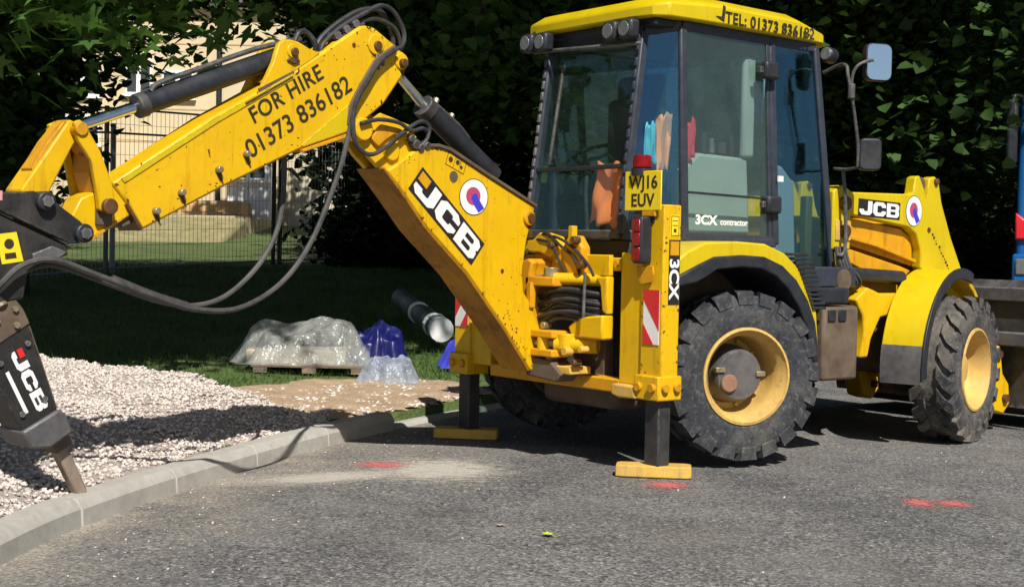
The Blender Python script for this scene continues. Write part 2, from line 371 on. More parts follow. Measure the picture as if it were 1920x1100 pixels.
def tag(o, label=None, cat=None, group=None, kind=None):
    if label: o['label'] = label
    if cat: o['category'] = cat
    if group: o['group'] = group
    if kind: o['kind'] = kind
    return o
def text(name, s, size, M, mat, parent, ext=.001, xs=1.0, spacing=1.0, bold=0.0):
    cu = bpy.data.curves.new(name, 'FONT'); cu.body = s; cu.size = size; cu.extrude = ext; cu.space_character = spacing; cu.offset = bold
    t = bpy.data.objects.new(name, cu); col.objects.link(t)
    bpy.context.view_layer.update()
    me = bpy.data.meshes.new_from_object(t.evaluated_get(bpy.context.evaluated_depsgraph_get()))
    bpy.data.objects.remove(t); bpy.data.curves.remove(cu)
    me.transform(Matrix.Diagonal((xs, 1, 1, 1))); me.transform(M); me.materials.clear(); me.materials.append(mat)
    o = bpy.data.objects.new(name, me); col.objects.link(o); o.parent = parent; return o
def frame(o, x, y):
    """matrix with origin o, local x and y axes (y made square to x)"""
    x = Vector(x).normalized(); y = Vector(y); y = (y-x*y.dot(x)).normalized(); z = x.cross(y); o = Vector(o)
    return Matrix(((x.x, y.x, z.x, o.x), (x.y, y.y, z.y, o.y), (x.z, y.z, z.z, o.z), (0, 0, 0, 1)))
def local(M): return lambda a, b, c: M @ Vector((a, b, c))
def ring(cx, cy, r, n=32, a0=0, a1=2*math.pi):
    return [(cx+r*math.cos(a0+(a1-a0)*i/n), cy+r*math.sin(a0+(a1-a0)*i/n)) for i in range(n)]

#SETTING
# ------------------------------------------------------------------ setting: road, kerb, verge
VD = Vector((.612, .791, 0)); VR = Vector((.791, -.612, 0))        # away from / to the right of where the photographer stands
def depth(x, y): return .612*x+.791*y+8.75
def side(x, y): return .791*x-.612*y+.80
def world_at(d, r, z=0): q = CAM+VD*d+VR*r; return Vector((q.x, q.y, z))
KERB = [(-13, -12), (-8.2, -6.4), (-5.6, -2.75), (-4.29, -1.085), (-3.578, -.372), (-2.566, .413), (-1.70, 1.0), (-.836, 1.498), (.05, 1.93), (1.1, 2.35), (3.2, 3.0), (8, 4.1), (25, 7)]
def kerb_curve(k=24): return [Vector((p.x, p.y, 0)) for p in catmull([Vector((x, y, 0)) for x, y in KERB], k)]
KC = kerb_curve(); KN = np.array([(p.x, p.y) for p in KC])
def lerp(x, xs, ys): return float(np.interp(x, xs, ys))
def ground_z(x, y):
    d = depth(x, y); r = side(x, y)
    z = lerp(d, [11.5, 15, 21, 30, 40, 46, 70], [.09, .33, .84, 1.05, 1.5, 1.95, 2.2])
    w = 1/(1+math.exp((r-3.2-.05*(d-12))*2.0))
    return .09+(z-.09)*w

m = MB(); m.add([(-90, -90, -.04), (150, -90, -.04), (150, 220, -.04), (-90, 220, -.04)], [(0, 1, 2, 3)])
tag(m.build('ground', soil_m), kind='structure')
m = MB(); m.add([(-40, -40, 0), (60, -40, 0), (60, 12, 0), (-40, 12, 0)], [(0, 1, 2, 3)])
road = tag(m.build('road', road_m), kind='structure')

# verge: strip running back from the kerb
E_ = Vector((-.3, .954, 0)); vs = []; fs = []
offs = [.099, .10, .3, .6, 1, 1.5, 2, 2.6, 3.2, 4, 5, 6, 7.5, 9, 11, 13, 16, 20, 25, 30, 38, 48, 62]
kc2 = KC[::3]
for p in kc2:
    for o in offs:
        q = p+E_*o; z = ground_z(q.x, q.y) if o > .12 else (.09 if o > .0995 else -.05)
        vs.append((q.x, q.y, z+(.03*math.sin(q.x*3.1)*math.sin(q.y*2.3) if o > 2.5 else 0)))
no = len(offs)
for i in range(len(kc2)-1):
    for j in range(no-1): fs.append((i*no+j, (i+1)*no+j, (i+1)*no+j+1, i*no+j+1))
m = MB(); m.add(vs, fs); verge = tag(m.build('lawn', turf_m, smooth=True, ang=180), kind='structure')

# kerb stones, each cut from the curve, upright face to the road
def kerb_stones():
    root = empty('kerb', (KC[100].x, KC[100].y, 0)); tag(root, 'curved line of pale grey concrete kerb stones along the road edge', 'kerb')
    L = [0]
    for a, b in zip(KC[:-1], KC[1:]): L.append(L[-1]+(b-a).length)
    def at(s):
        i = int(np.searchsorted(L, s))-1; i = max(0, min(i, len(KC)-2)); t = (s-L[i])/(L[i+1]-L[i]); p = KC[i].lerp(KC[i+1], t)
        d = (KC[min(i+2, len(KC)-1)]-KC[max(i-1, 0)]).normalized(); return p, Vector((-d.y, d.x, 0))
    i0 = min(range(len(KC)), key=lambda i: (KC[i]-Vector((-.836, 1.498, 0))).length); send = L[i0]
    st = .895; s0 = send-st*12; k = 0
    while s0 < send+7:
        s1 = s0+st-.007; low = s0 > send-.02
        h = .122+rng.normal()*.0025
        if low: h = .03 if s0 < send+2.6 else .11
        jx = rng.normal()*.003; mm = MB(); n = 5
        prof = [(-.012+jx, -.06), (-.004+jx, h-.045), (.022+jx, h-.008), (.034+jx, h), (.128+jx, h), (.13+jx, -.06)]
        for i in range(n+1):
            p, nn = at(s0+(s1-s0)*i/n)
            mm.v += [tuple(p+nn*a+Vector((0, 0, b))) for a, b in prof]
        q = len(prof)
        for i in range(n):
            for j in range(q): mm.f.append((i*q+j, i*q+(j+1) % q, (i+1)*q+(j+1) % q, (i+1)*q+j))
        mm.f.append(tuple(range(q))); mm.f.append(tuple(n*q+j for j in range(q))[::-1])
        mm.v = [(a-root.location.x, b-root.location.y, c) for a, b, c in mm.v]
        mm.build('kerb_stone', kerb_m, root, bev=.006, ang=30); s0 += st; k += 1
kerb_stones()

# gravel behind the kerb: a low mound, its bed and its loose stones
def kerb_back(x, y):
    """distance back from the kerb line along the verge direction"""
    # solve for the kerb point with (x,y) = k + E*o
    t = KN+0; rel = np.array([x, y])-t; cr = rel[:, 0]*E_.y-rel[:, 1]*E_.x
    i = int(np.argmin(np.abs(cr))); return float(rel[i, 0]*E_.x+rel[i, 1]*E_.y)
GRV = [(-9.0, -7.0), (-5.3, -2.3), (-4.2, -.95), (-3.53, -.28), (-2.52, .52), (-1.66, 1.12), (-1.22, 1.5), (-1.15, 1.7), (-1.30, 2.0), (-1.52, 2.5), (-1.80, 3.05), (-2.10, 3.6), (-2.42, 4.25), (-2.75, 4.7), (-4.5, 5.2), (-7.5, 3), (-10, -1)]
def inside(x, y, poly):
    c = False; n = len(poly)
    for i in range(n):
        (x1, y1), (x2, y2) = poly[i], poly[i-1]
        if (y1 > y) != (y2 > y) and x < (x2-x1)*(y-y1)/(y2-y1)+x1: c = not c
    return c
def edge_d(x, y, poly):
    P = np.array(poly); Q = np.roll(P, -1, 0); d = Q-P; t = np.clip((((x, y)-P)*d).sum(1)/(d*d).sum(1), 0, 1)
    return float(np.min(np.hypot(*((P+d*t[:, None])-(x, y)).T)))
def gravel_z(x, y):
    ko = kerb_back(x, y); e = edge_d(x, y, GRV)
    z = .10+lerp(ko, [.1, .35, .85, 1.6, 3.0], [0, .045, .17, .26, .30])*min(1, .35+math.hypot(x+1.2, y-1.6)/1.7)
    z += .03*math.sin(x*2.7+1)*math.sin(y*2.1+x)+.014*math.sin(x*7.3+y*5.1)+.010*math.sin(y*11-x*6)
    if ko > .45: z = lerp(e, [0, .25], [max(.05, ground_z(x, y)-.03), z])
    return z
xs = np.arange(-6.5, -.9, .06); ys = np.arange(-3.2, 6.5, .06); idx = {}; vs = []; fs = []
ins = {}
for i, x in enumerate(xs):
    for j, y in enumerate(ys):
        if inside(x, y, GRV): ins[(i, j)] = 1
for (i, j) in list(ins):
    if all((i+a, j+b) in ins for a, b in ((1, 0), (0, 1), (1, 1))):
        q = []
        for a, b in ((0, 0), (1, 0), (1, 1), (0, 1)):
            k = (i+a, j+b)
            if k not in idx: idx[k] = len(vs); vs.append((xs[k[0]], ys[k[1]], gravel_z(xs[k[0]], ys[k[1]])-.012))
            q.append(idx[k])
        fs.append(q)
m = MB(); m.add(vs, fs); tag(m.build('gravel_bed', gravel_bed, smooth=True, ang=180), kind='structure')
GZ = {k: vs[i][2] for k, i in idx.items()}
def gz_fast(x, y):
    i = int((x+6.5)/.06); j = int((y+3.2)/.06); return GZ.get((i, j))
def scatter_stones(name, pts, smin, smax, mat):
    n = len(pts); P = np.array(pts)
    base = np.array([(-1,-1,-1),(1,-1,-1),(1,1,-1),(-1,1,-1),(-1,-1,1),(1,-1,1),(1,1,1),(-1,1,1)], float)
    V = base[None]*rng.uniform(.55, 1.1, (n, 8, 3))*np.array([1, .8, .65]); sz = smin+(smax-smin)*rng.uniform(0, 1, n)**1.7
    V *= sz[:, None, None]; a = rng.uniform(0, 6.28, n); b = rng.uniform(-.7, .7, n)
    c, s = np.cos(b), np.sin(b); x, z = V[..., 0]*c[:, None]+V[..., 2]*s[:, None], -V[..., 0]*s[:, None]+V[..., 2]*c[:, None]
    V = np.stack([x, V[..., 1], z], -1); c, s = np.cos(a), np.sin(a)
    V = np.stack([V[..., 0]*c[:, None]-V[..., 1]*s[:, None], V[..., 0]*s[:, None]+V[..., 1]*c[:, None], V[..., 2]], -1)
    V += P[:, None, :]
    fq = np.array([(0,3,2,1),(4,5,6,7),(0,1,5,4),(1,2,6,5),(2,3,7,6),(3,0,4,7)])
    Fc = (fq[None]+(np.arange(n)*8)[:, None, None]).reshape(-1, 4)
    return np_mesh(name, V.reshape(-1, 3), Fc, mat)
pts = []
tries = rng.uniform((-6.4, -3.1), (-1.0, 6.3), (210000, 2))
for x, y in tries:
    z = gz_fast(x, y)
    if z is None: continue
    d = depth(x, y)
    if side(x, y)/d < -.40 and (side(x, y)/d < -.75 or random.random() < .45): continue
    if d > 10.5 and random.random() < .35: continue
    if d < 9.2 and kerb_back(x, y) < .16: continue
    pts.append((x, y, z+rng.uniform(-.004, .012)))
pts = pts[:80000]
tag(scatter_stones('gravel', pts, .0035, .0145, stone_m), 'pale pink crushed stone heaped behind the kerb', 'gravel', kind='stuff')
# strays on the road and kerb edge
pts = []
for i in range(300):
    p = KC[random.randint(40, 180)]; q = p-E_*abs(rng.normal(0, .5)); pts.append((q.x+rng.normal()*.1, q.y+rng.normal()*.1, .004))
for i in range(160): pts.append((rng.uniform(-5, 3), rng.uniform(-4, 1.2), .002))
pts = [p for p in pts if kerb_back(p[0], p[1]) < -.05]
tag(scatter_stones('stray_grit', pts, .002, .006, stone_m), 'scattered pale grit lying on the asphalt', 'grit', kind='stuff')

# orange sand strip between the gravel and the bags
SND = [(-1.28, 1.45), (-.7, 1.68), (.1, 2.05), (.7, 2.35), (1.0, 3.0), (.5, 3.7), (-.3, 3.9), (-1.2, 3.6), (-1.55, 2.75), (-1.3, 2.0)]
vs = []; fs = []; idx = {}; xs = np.arange(-1.6, 1.05, .07); ys = np.arange(1.4, 4.0, .07)
for i, x in enumerate(xs):
    for j, y in enumerate(ys):
        if inside(x, y, SND):
            idx[(i, j)] = len(vs); e = edge_d(x, y, SND)
            vs.append((x, y, max(.085, ground_z(x, y))+min(.03, e*.2)-.006+.012*math.sin(x*9)*math.sin(y*8)+.006*math.sin(x*23+y*17)))
for (i, j) in idx:
    q = [(i, j), (i+1, j), (i+1, j+1), (i, j+1)]
    if all(k in idx for k in q): fs.append([idx[k] for k in q])
m = MB(); m.add(vs, fs); tag(m.build('sand_strip', sand_m, smooth=True, ang=180), kind='structure')
pts = [(rng.uniform(-1.4, .6), rng.uniform(1.6, 3.4)) for _ in range(900)]
pts = [(x, y, max(.085, ground_z(x, y))+.015) for x, y in pts if inside(x, y, SND)]
tag(scatter_stones('sandy_rubble', pts, .006, .022, stone_m), 'loose pale rubble on the orange sand', 'rubble', kind='stuff')

# red survey paint sprayed on the road, and pale scrapes
def mat_spray(name, c, dens, soft, streak):
    """thin paint or dust, dense in the middle and broken up towards its edge"""
    m, nt, b = nodes(name); out = nt.nodes['Material Output']; tc = nt.nodes.new('ShaderNodeTexCoord')
    b.inputs['Base Color'].default_value = (*c, 1); b.inputs['Roughness'].default_value = .85
    ln = N(nt, 'ShaderNodeVectorMath', operation='LENGTH'); nt.links.new(tc.outputs['Object'], ln.inputs[0])
    fall = ramp(nt, ln.outputs['Value'], [(soft, .62), (1.0, 0)])
    mp = nt.nodes.new('ShaderNodeMapping'); mp.inputs['Scale'].default_value = streak; nt.links.new(tc.outputs['Object'], mp.inputs['Vector'])
    nz = noise(nt, mp.outputs[0], 3.0, 7, .75); g = noise(nt, coords(nt), 70, 3, .7)
    a = N(nt, 'ShaderNodeMath', operation='MULTIPLY_ADD'); nt.links.new(nz, a.inputs[0]); a.inputs[1].default_value = 1.9; nt.links.new(fall, a.inputs[2])
    a2 = N(nt, 'ShaderNodeMath', operation='MULTIPLY_ADD'); nt.links.new(g, a2.inputs[0]); a2.inputs[1].default_value = 1.2; nt.links.new(a.outputs[0], a2.inputs[2])
    f = ramp(nt, a2.outputs[0], [(.0, 0), (1.0, 0)]); cr = f.node.color_ramp; cr.elements[0].position = 0
    mr = nt.nodes.new('ShaderNodeMapRange'); nt.links.new(a2.outputs[0], mr.inputs[0]); mr.inputs[1].default_value = 1.72; mr.inputs[2].default_value = 2.12; mr.inputs[3].default_value = 0; mr.inputs[4].default_value = dens
    nt.nodes.remove(f.node)
    tr = nt.nodes.new('ShaderNodeBsdfTransparent'); ms = nt.nodes.new('ShaderNodeMixShader')
    nt.links.new(mr.outputs[0], ms.inputs[0]); nt.links.new(tr.outputs[0], ms.inputs[1]); nt.links.new(b.outputs[0], ms.inputs[2]); nt.links.new(ms.outputs[0], out.inputs[0]); return m
spray_r = mat_spray('red_spray_paint', (.60, .14, .14), .85, .1, (2, 1, 1)); scrape = mat_spray('pale_scrape', (.55, .51, .44), .75, .25, (1.2, 5, 1))
va = math.atan2(VR.y, VR.x)
def blob(name, cx, cy, rx, ry, mat, z=.004, rot=0):
    m = MB(); m.add([(math.cos(t), math.sin(t), 0) for t in [2*math.pi*i/28 for i in range(28)]], [tuple(range(28))])
    o = m.build(name, mat, road); o.location = (cx, cy, z); o.rotation_euler = (0, 0, va+rot); o.scale = (rx, ry, 1); return o
blob('paint_mark', -1.738, .239, .22, .17, spray_r); blob('paint_mark', -.80, -1.109, .17, .18, spray_r)
blob('paint_mark', -.06, -2.17, .11, .18, spray_r); blob('paint_mark', .07, -2.27, .13, .14, spray_r)
blob('dust_scrape', -1.55, -.06, .55, .62, scrape, .0025); blob('dust_scrape', -2.2, .03, .75, .26, scrape, .0015, .5)

# fallen leaves on the road
def fallen_leaf(x, y, s, rot, c, label):
    mt = mat_plain('leaf_'+label.split()[0], c, .6, 0, .15, 60)
    o = [(0, -.1), (.12, .05), (.5, -.15), (.42, .18), (.75, .4), (.4, .5), (.45, .85), (.16, .65), (0, 1.1), (-.16, .65), (-.45, .85), (-.4, .5), (-.75, .4), (-.42, .18), (-.5, -.15), (-.12, .05)]
    m = MB(); P = []
    for a, b in o: P.append(Vector((a*s*math.cos(rot)-b*s*math.sin(rot), a*s*math.sin(rot)+b*s*math.cos(rot), .006+.25*s*abs(a)+.1*s*b)))
    P.append(Vector((0, .3*s, .008))); n = len(o)
    m.add(P, [(i, (i+1) % n, n) for i in range(n)]); m.tube([(0, -.1*s, .006), (.05*s, -.5*s, .004), (.1*s, -.8*s, .012)], s*.03, 5, 2)
    ob = m.build('fallen_leaf', mt); ob.location = (x, y, 0); tag(ob, label, 'leaf', 'fallen leaves on the asphalt')
fallen_leaf(-2.157, -1.80, .05, 1.0, (.42, .50, .06), 'yellow-green fallen leaf lying alone on the open asphalt')
fallen_leaf(-2.21, -1.50, .035, 2.4, (.55, .33, .26), 'pinkish curled fallen leaf on the asphalt near the yellow-green one')
# ------------------------------------------------------------------ the backhoe loader (x forward, -y the side in view)
BH = empty('backhoe_loader'); tag(BH, 'yellow backhoe loader with hydraulic breaker on its arm, standing on stabiliser legs', 'backhoe loader')
P0 = Vector((-.95, .05, 0)); D_ = Vector((-.989, -.148, 0)).normalized(); NV = Vector((-D_.y, D_.x, 0)); NV = NV if NV.y < 0 else -NV
def A(u, z, v): return P0+D_*u+NV*v+Vector((0, 0, z))
def XZ(y_is=None): return lambda x, z, y: Vector((x, y, z))
def grow(poly, d):
    """polygon scaled about its centre by about d metres"""
    c = (sum(p[0] for p in poly)/len(poly), sum(p[1] for p in poly)/len(poly)); o = []
    for p in poly:
        l = math.hypot(p[0]-c[0], p[1]-c[1]); o.append((c[0]+(p[0]-c[0])*(1+d/l), c[1]+(p[1]-c[1])*(1+d/l)))
    return o
def pin(parent, u, z, r, v0, v1, mat=pin_m, name='pin'):
    return MB().cyl(A(u, z, v0), A(u, z, v1), r, 18).build(name, mat, parent, bev=.004)
def bossed(parent, u, z, r, v0, v1, mat, name='pin_boss'):
    return MB().cyl(A(u, z, v0), A(u, z, v1), r, 24).build(name, mat, parent, bev=.006)

def chips(parent, poly, v, n, seed, mp, mat=pin_m, s0=.0015, s1=.006):
    """flakes of lost paint, most of them near the plate's edges"""
    r = random.Random(seed); mm = MB(); k = 0; x0, x1 = min(p[0] for p in poly), max(p[0] for p in poly); z0, z1 = min(p[1] for p in poly), max(p[1] for p in poly); tries = 0
    while k < n and tries < 20000:
        tries += 1; x, z = r.uniform(x0, x1), r.uniform(z0, z1)
        if not inside(x, z, poly): continue
        e = edge_d(x, z, poly)
        if e < .008 or r.random() > math.exp(-e/.03)+.06: continue
        q = r.uniform(s0, s1)*(1.3 if e < .02 else .7); a = r.uniform(0, 3.1); el = r.uniform(1, 2.6)
        P = [(q*el*math.cos(t)*r.uniform(.6, 1.1), q*math.sin(t)*r.uniform(.6, 1.1)) for t in [2*math.pi*i/7 for i in range(7)]]
        mm.prism([(x+u*math.cos(a)-w*math.sin(a), z+u*math.sin(a)+w*math.cos(a)) for u, w in P], mp, v, v+.0005 if v > 0 else v-.0005); k += 1
    tag(mm.build('paint_chips', mat, parent), kind='stuff')
def stain(parent, u, z, w, l, v, mat, seed=0, lean=.25):
    """old grease run below a pin"""
    r = random.Random(seed); n = 9; L = []; Rr = []
    for i in range(n):
        t = i/(n-1); ww = w*(1-.75*t)*(.75+.5*r.random()); cx = u-lean*l*t
        L.append((cx+ww/2, z-l*t)); Rr.append((cx-ww/2, z-l*t))
    MB().prism(L+Rr[::-1], A, v, v+.0006).build('grease_stain', mat, parent)
# logo: block letters on a black sticker, drawn in a unit box then laid on a frame
LJ = [(0, .40), (0, .20), (.18, 0), (.80, 0), (1, .20), (1, 1), (.66, 1), (.66, .32), (.60, .27), (.40, .27), (.34, .32), (.34, .40)]
LC = [(.2, 0), (.8, 0), (1, .2), (1, .38), (.68, .38), (.68, .30), (.62, .25), (.38, .25), (.32, .30), (.32, .70), (.38, .75), (.62, .75), (.68, .70), (.68, .62), (1, .62), (1, .8), (.8, 1), (.2, 1), (0, .8), (0, .2)]
LB = [(0, 0), (.84, 0), (1, .16), (1, .42), (.92, .5), (1, .58), (1, .84), (.84, 1), (0, 1)]
def logo(parent, M, w, h, sticker=True, dot=None, k=1.0):
    L = local(M); t = .0012
    if sticker:
        MB().prism([(0, 0), (w, 0), (w, h), (0, h)], L, .0005, t).build('logo_sticker', black_p, parent)
    mg = h*.10; lh = h-2*mg; lw = (w-mg*4)/3; mw = MB(); mb = MB()
    for i, P in enumerate((LJ, LC, LB)):
        ox = mg+i*(lw+mg); mw.prism([(ox+a*lw, mg+b*lh) for a, b in P], L, t*.6, t*2)
        if i == 2:
            for b0 in (.20, .58): mb.prism([(ox+a*lw, mg+b*lh) for a, b in ((.30, b0), (.66, b0), (.70, b0+.05), (.70, b0+.17), (.66, b0+.22), (.30, b0+.22))], L, t*1.6, t*2.6)
    mw.build('logo_letters', white_p, parent); mb.build('logo_letter_gaps', black_p if sticker else steel_d, parent)
    if dot is not None:
        MB().prism([(mg+a*lw, mg+b*lh) for a, b in ((0, .56), (.44, .56), (.44, 1), (0, 1))], L, t*.6, t*2).build('logo_square', dot, parent)
def emblem(parent, M, rx, ry):
    L = local(M); el = lambda x, y, r, n=36: [(rx*a, ry*b) for a, b in ring(x, y, r, n)]
    MB().prism(el(0, 0, 1.05), L, .0004, .0010).build('emblem_rim', ink, parent)
    MB().prism(el(0, 0, 1), L, .0008, .0016).build('emblem_disc', white_p, parent)
    MB().prism(el(-.05, .05, .52), L, .0012, .0022).build('emblem_ring', purple_p, parent)
    MB().prism([(rx*a, ry*b) for a, b in ((-.15, .1), (.15, .25), (.35, -.1), (.75, -.62), (.35, -.88), (0, -.45), (-.2, -.1))], L, .0018, .0028).build('emblem_tail', blue_p, parent)

def build_arm():
    # --- boom: two side plates and a hollow box between them
    side_pl = [(1.094,1.641),(.983,1.533),(.808,1.353),(.495,1.135-.03),(.177,.802-.02),(-.029,.542),(-.09,.514),(-.169,.516),(-.230,.552),(-.235,.606),(-.119,.778),(-.027,.931),(.030,.997),(.043,1.112),(.012,1.293),(-.045,1.46),(-.052,1.494),(.340,1.648),(.647,1.775),(.735,1.79),(.847,1.783),(.919,1.750),(1.013,1.687)]
    bm_ = MB().prism(side_pl, A, -.1, .1).build('boom', yellow, BH, bev=.010)
    # rolled top flange and worn underside plate
    fl = [(-.055, 1.488), (.34, 1.643), (.647, 1.770), (.735, 1.787), (.85, 1.780), (.85, 1.798), (.735, 1.806), (.64, 1.79), (.335, 1.664), (-.065, 1.505)]
    MB().prism(fl, A, -.115, .113).build('top_flange', brown_st, bm_, bev=.004)
    und = [(1.12, 1.66), (.983, 1.527), (.808, 1.347), (.495, 1.099), (.177, .776), (-.029, .536), (-.02, .527), (.187, .765), (.505, 1.088), (.818, 1.336), (.99, 1.516), (1.13, 1.65)]
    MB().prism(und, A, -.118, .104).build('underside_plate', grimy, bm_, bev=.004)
    # neck plates that carry the dipper pivot
    nose = [(1.285, 1.80), (1.262, 1.86), (1.201, 1.895), (1.122, 1.943), (1.04, 1.925), (.915, 1.895), (.86, 1.83), (.80, 1.79), (.78, 1.70), (.947, 1.52), (1.07, 1.61), (1.21, 1.72)]
    for v0, v1 in ((.035, .068), (-.068, -.035)): MB().prism(nose, A, v0, v1).build('neck_plate', yellow, bm_, bev=.005)
    MB().prism([(1.19, 1.80), (1.05, 1.86), (.93, 1.82), (.83, 1.74), (.95, 1.58), (1.1, 1.68)], A, -.034, .034).build('neck_web', brown_st, bm_)
    MB().prism([(1.14, 1.885), (1.0, 1.87), (.93, 1.84), (.95, 1.815), (1.04, 1.835), (1.10, 1.80), (1.15, 1.76), (1.20, 1.80)], A, .068, .09).build('neck_rib', orange_y, bm_, bev=.006)
    MB().cyl(A(1.05, 1.745, .03), A(1.05, 1.745, .088), .052, 24).build('neck_boss', yellow, bm_, bev=.006)
    # tongue at the foot of the boom
    bossed(bm_, -.165, .585, .07, .095, .125, orange_y, 'foot_boss'); pin(bm_, -.165, .585, .034, -.13, .142)
    pin(bm_, .005, 1.425, .045, -.12, .118, orange_y, 'slew_stop')
    MB().cyl(A(.0, 1.425, .11), A(.0, 1.425, .128), .03, 6).build('bolt_head', pin_m, bm_)
    MB().cyl(A(.215, 1.115, .1), A(.215, 1.115, .103), .013, 10).build('bolt_hole', pin_m, bm_)
    # stickers on the boom side
    e1 = A(.346, 1.250, 0)-A(.828, 1.655, 0); e2 = A(.828, 1.655, 0)-A(.949, 1.557, 0)
    logo(bm_, frame(A(.949, 1.553, .1008), e1, e2), .632, .158, True, orange_y)
    emblem(bm_, frame(A(.455, 1.528, .1008), D_*-1, (0, 0, 1)), .108, .098)
    fr = frame(A(.68, 1.70, .1008), D_*-1+Vector((0, 0, -.36)), (0, 0, 1)); L = local(fr)
    mm = MB()
    for x0, y0, x1, y1 in ((0, 0, .15, .003), (0, .07, .15, .073), (0, 0, .003, .073), (.147, 0, .15, .073), (.06, 0, .062, .07), (.105, .03, .108, .07)): mm.box((x0, y0, 0), (x1, y1, .001), fr)
    for cx, cy, r in ((.03, .04, .016), (.085, .045, .014), (.12, .03, .010)): mm.prism(ring(cx, cy, r, 10), L, 0, .0012)
    mm.build('safety_pictogram', ink, bm_)
    MB().prism(ring(.085, -.04, .032, 20), L, .0, .0012).build('round_label', brown_st, bm_)
    r2 = random.Random(4); mm = MB()
    for i in range(26):
        u = .08+r2.gauss(0, .03); z = .86-(.012*i)+r2.gauss(0, .012)
        mm.prism(ring(u-.006*i+.08, z+.02, r2.uniform(.003, .008), 6), A, .1006, .1012)
    tag(mm.build('paint_chips', pin_m, bm_), kind='stuff')

    chips(bm_, side_pl, .1004, 90, 11, A)
    stain(bm_, -.165, .56, .05, .04, .1006, pin_m, 3); stain(bm_, .0, 1.40, .05, .09, .1006, pin_m, 4)

    # --- dipper
    dip = [(2.70,1.50),(2.181,1.834),(1.931,1.973),(1.710,2.096),(1.538,2.208),(1.318,2.352),(1.285,2.373),(1.252,2.381),(1.194,2.377),(1.052,2.306),(1.029,2.286),(.985,2.272),(.962,2.248),(.960,2.215),(.975,2.17),(1.003,2.132),(1.119,1.986),(1.238,1.898),(1.30,1.845),(1.345,1.822),(1.659,1.716),(2.110,1.509),(2.546,1.294),(2.62,1.41)]
    dp = MB().prism(dip, A, -.09, .09).build('dipper', yellow, BH, bev=.012)
    # pressed ridge along the upper edge, lower gusset, weld seams
    MB().prism([(2.66, 1.52), (2.16, 1.835), (1.72, 2.082), (1.71, 2.060), (2.15, 1.81), (2.64, 1.50)], A, .09, .0945).build('pressed_ridge', yellow2, dp, bev=.002)
    MB().prism([(1.335, 1.985), (1.30, 1.86), (1.345, 1.833), (1.65, 1.727), (1.66, 1.738)], A, .09, .097).build('gusset_plate', yellow2, dp, bev=.003)
    MB().prism([(1.345, 1.822), (1.659, 1.716), (1.655, 1.70), (1.34, 1.805)], A, -.10, .104).build('lower_lip', orange_y, dp, bev=.003)
    MB().prism([(2.0, 1.915), (1.72, 2.072), (1.717, 2.064), (1.995, 1.905)], A, .0946, .0965).build('weld_seam', pin_m, dp)
    MB().prism([(2.545, 1.30), (2.62, 1.41), (2.63, 1.405), (2.557, 1.29)], A, -.094, .094).build('end_seam', pin_m, dp)
    # nose that carries the tool
    dn = [(2.60, 1.49), (2.70, 1.49), (2.755, 1.462), (2.842, 1.425), (2.890, 1.335), (2.86, 1.285), (2.81, 1.25), (2.786, 1.243), (2.667, 1.315), (2.58, 1.365)]
    ns = MB().prism(dn, A, -.072, .072).build('dipper_nose', yellow, BH, bev=.008)
    MB().prism([(2.84, 1.28), (2.786, 1.243), (2.64, 1.335), (2.645, 1.35), (2.78, 1.268), (2.82, 1.298)], A, -.08, .08).build('nose_lip', orange_y, ns, bev=.003)
    MB().prism([(2.61, 1.40), (2.67, 1.33), (2.63, 1.30), (2.56, 1.33), (2.55, 1.345)], A, -.05, .055).build('nose_stop', brown_st, ns, bev=.004)
    # lettering on the dipper
    text('lettering_for_hire', 'FOR HIRE', .112, frame(A(1.947, 1.818, .0912), A(1.478, 2.105, 0)-A(1.947, 1.812, 0), A(1.964, 1.901, 0)-A(1.947, 1.812, 0)), ink, dp, .0008, 1.0, 1.07, .0018)
    text('lettering_phone', '01373 836182', .126, frame(A(1.962, 1.650, .0912), A(1.290, 2.062, 0)-A(1.960, 1.645, 0), A(1.339, 2.119, 0)-A(1.274, 2.057, 0)), ink, dp, .0008, 1.0, 1.02, .0016)
    for u, z in ((1.991, 1.672), (2.148, 1.588), (2.350, 1.472), (2.484, 1.382)):
        b = MB().cyl(A(u, z, .088), A(u, z, .122), .016, 12).build('dipper_bolt', bolt_m, dp, bev=.004)
    MB().cyl(A(1.33, 2.27, .088), A(1.33, 2.27, .093), .012, 10).build('bolt_hole', pin_m, dp)
    bossed(dp, 1.185, 2.29, .055, .088, .10, yellow, 'elbow_boss'); pin(dp, 1.178, 2.283, .026, -.11, .112); MB().box((-.045, -.02, 0), (.045, .02, .03), frame(A(1.17, 2.235, .09), D_, (0, 0, 1))).build('pin_keeper', pin_m, dp, bev=.004)
    bossed(dp, 1.005, 2.222, .045, -.10, .10, yellow, 'ram_boss'); pin(dp, 1.005, 2.212, .024, -.12, .125)
    bossed(dp, 1.262, 1.845, .06, -.105, .105, yellow, 'pivot_boss')
    MB().cyl(A(1.045, 1.99, .09), A(1.045, 1.99, .092), .006, 8).build('paint_chip', pin_m, dp)
    # dark hose guard running over the dipper's end
    MB().prism([(1.06, 2.305), (1.13, 2.262), (1.20, 2.21), (1.29, 2.08), (1.365, 1.955), (1.375, 1.86), (1.335, 1.85), (1.325, 1.94), (1.26, 2.055), (1.165, 2.185), (1.10, 2.235), (1.04, 2.272)], A, .0905, .104).build('hose_guard', brown_st, dp, bev=.004)
    MB().box((-.03, -.03, 0), (.03, .03, .035), frame(A(1.155, 2.215, .10), D_, (0, 0, 1))).build('hose_clamp', steel_g, dp, bev=.005)

    chips(dp, dip, .0906, 110, 12, A)
    for q, (u, z) in enumerate(((1.991, 1.66), (2.148, 1.576), (2.350, 1.46), (2.484, 1.37))): stain(dp, u-.004, z, .030, .055, .0906, pin_m, q, .5)
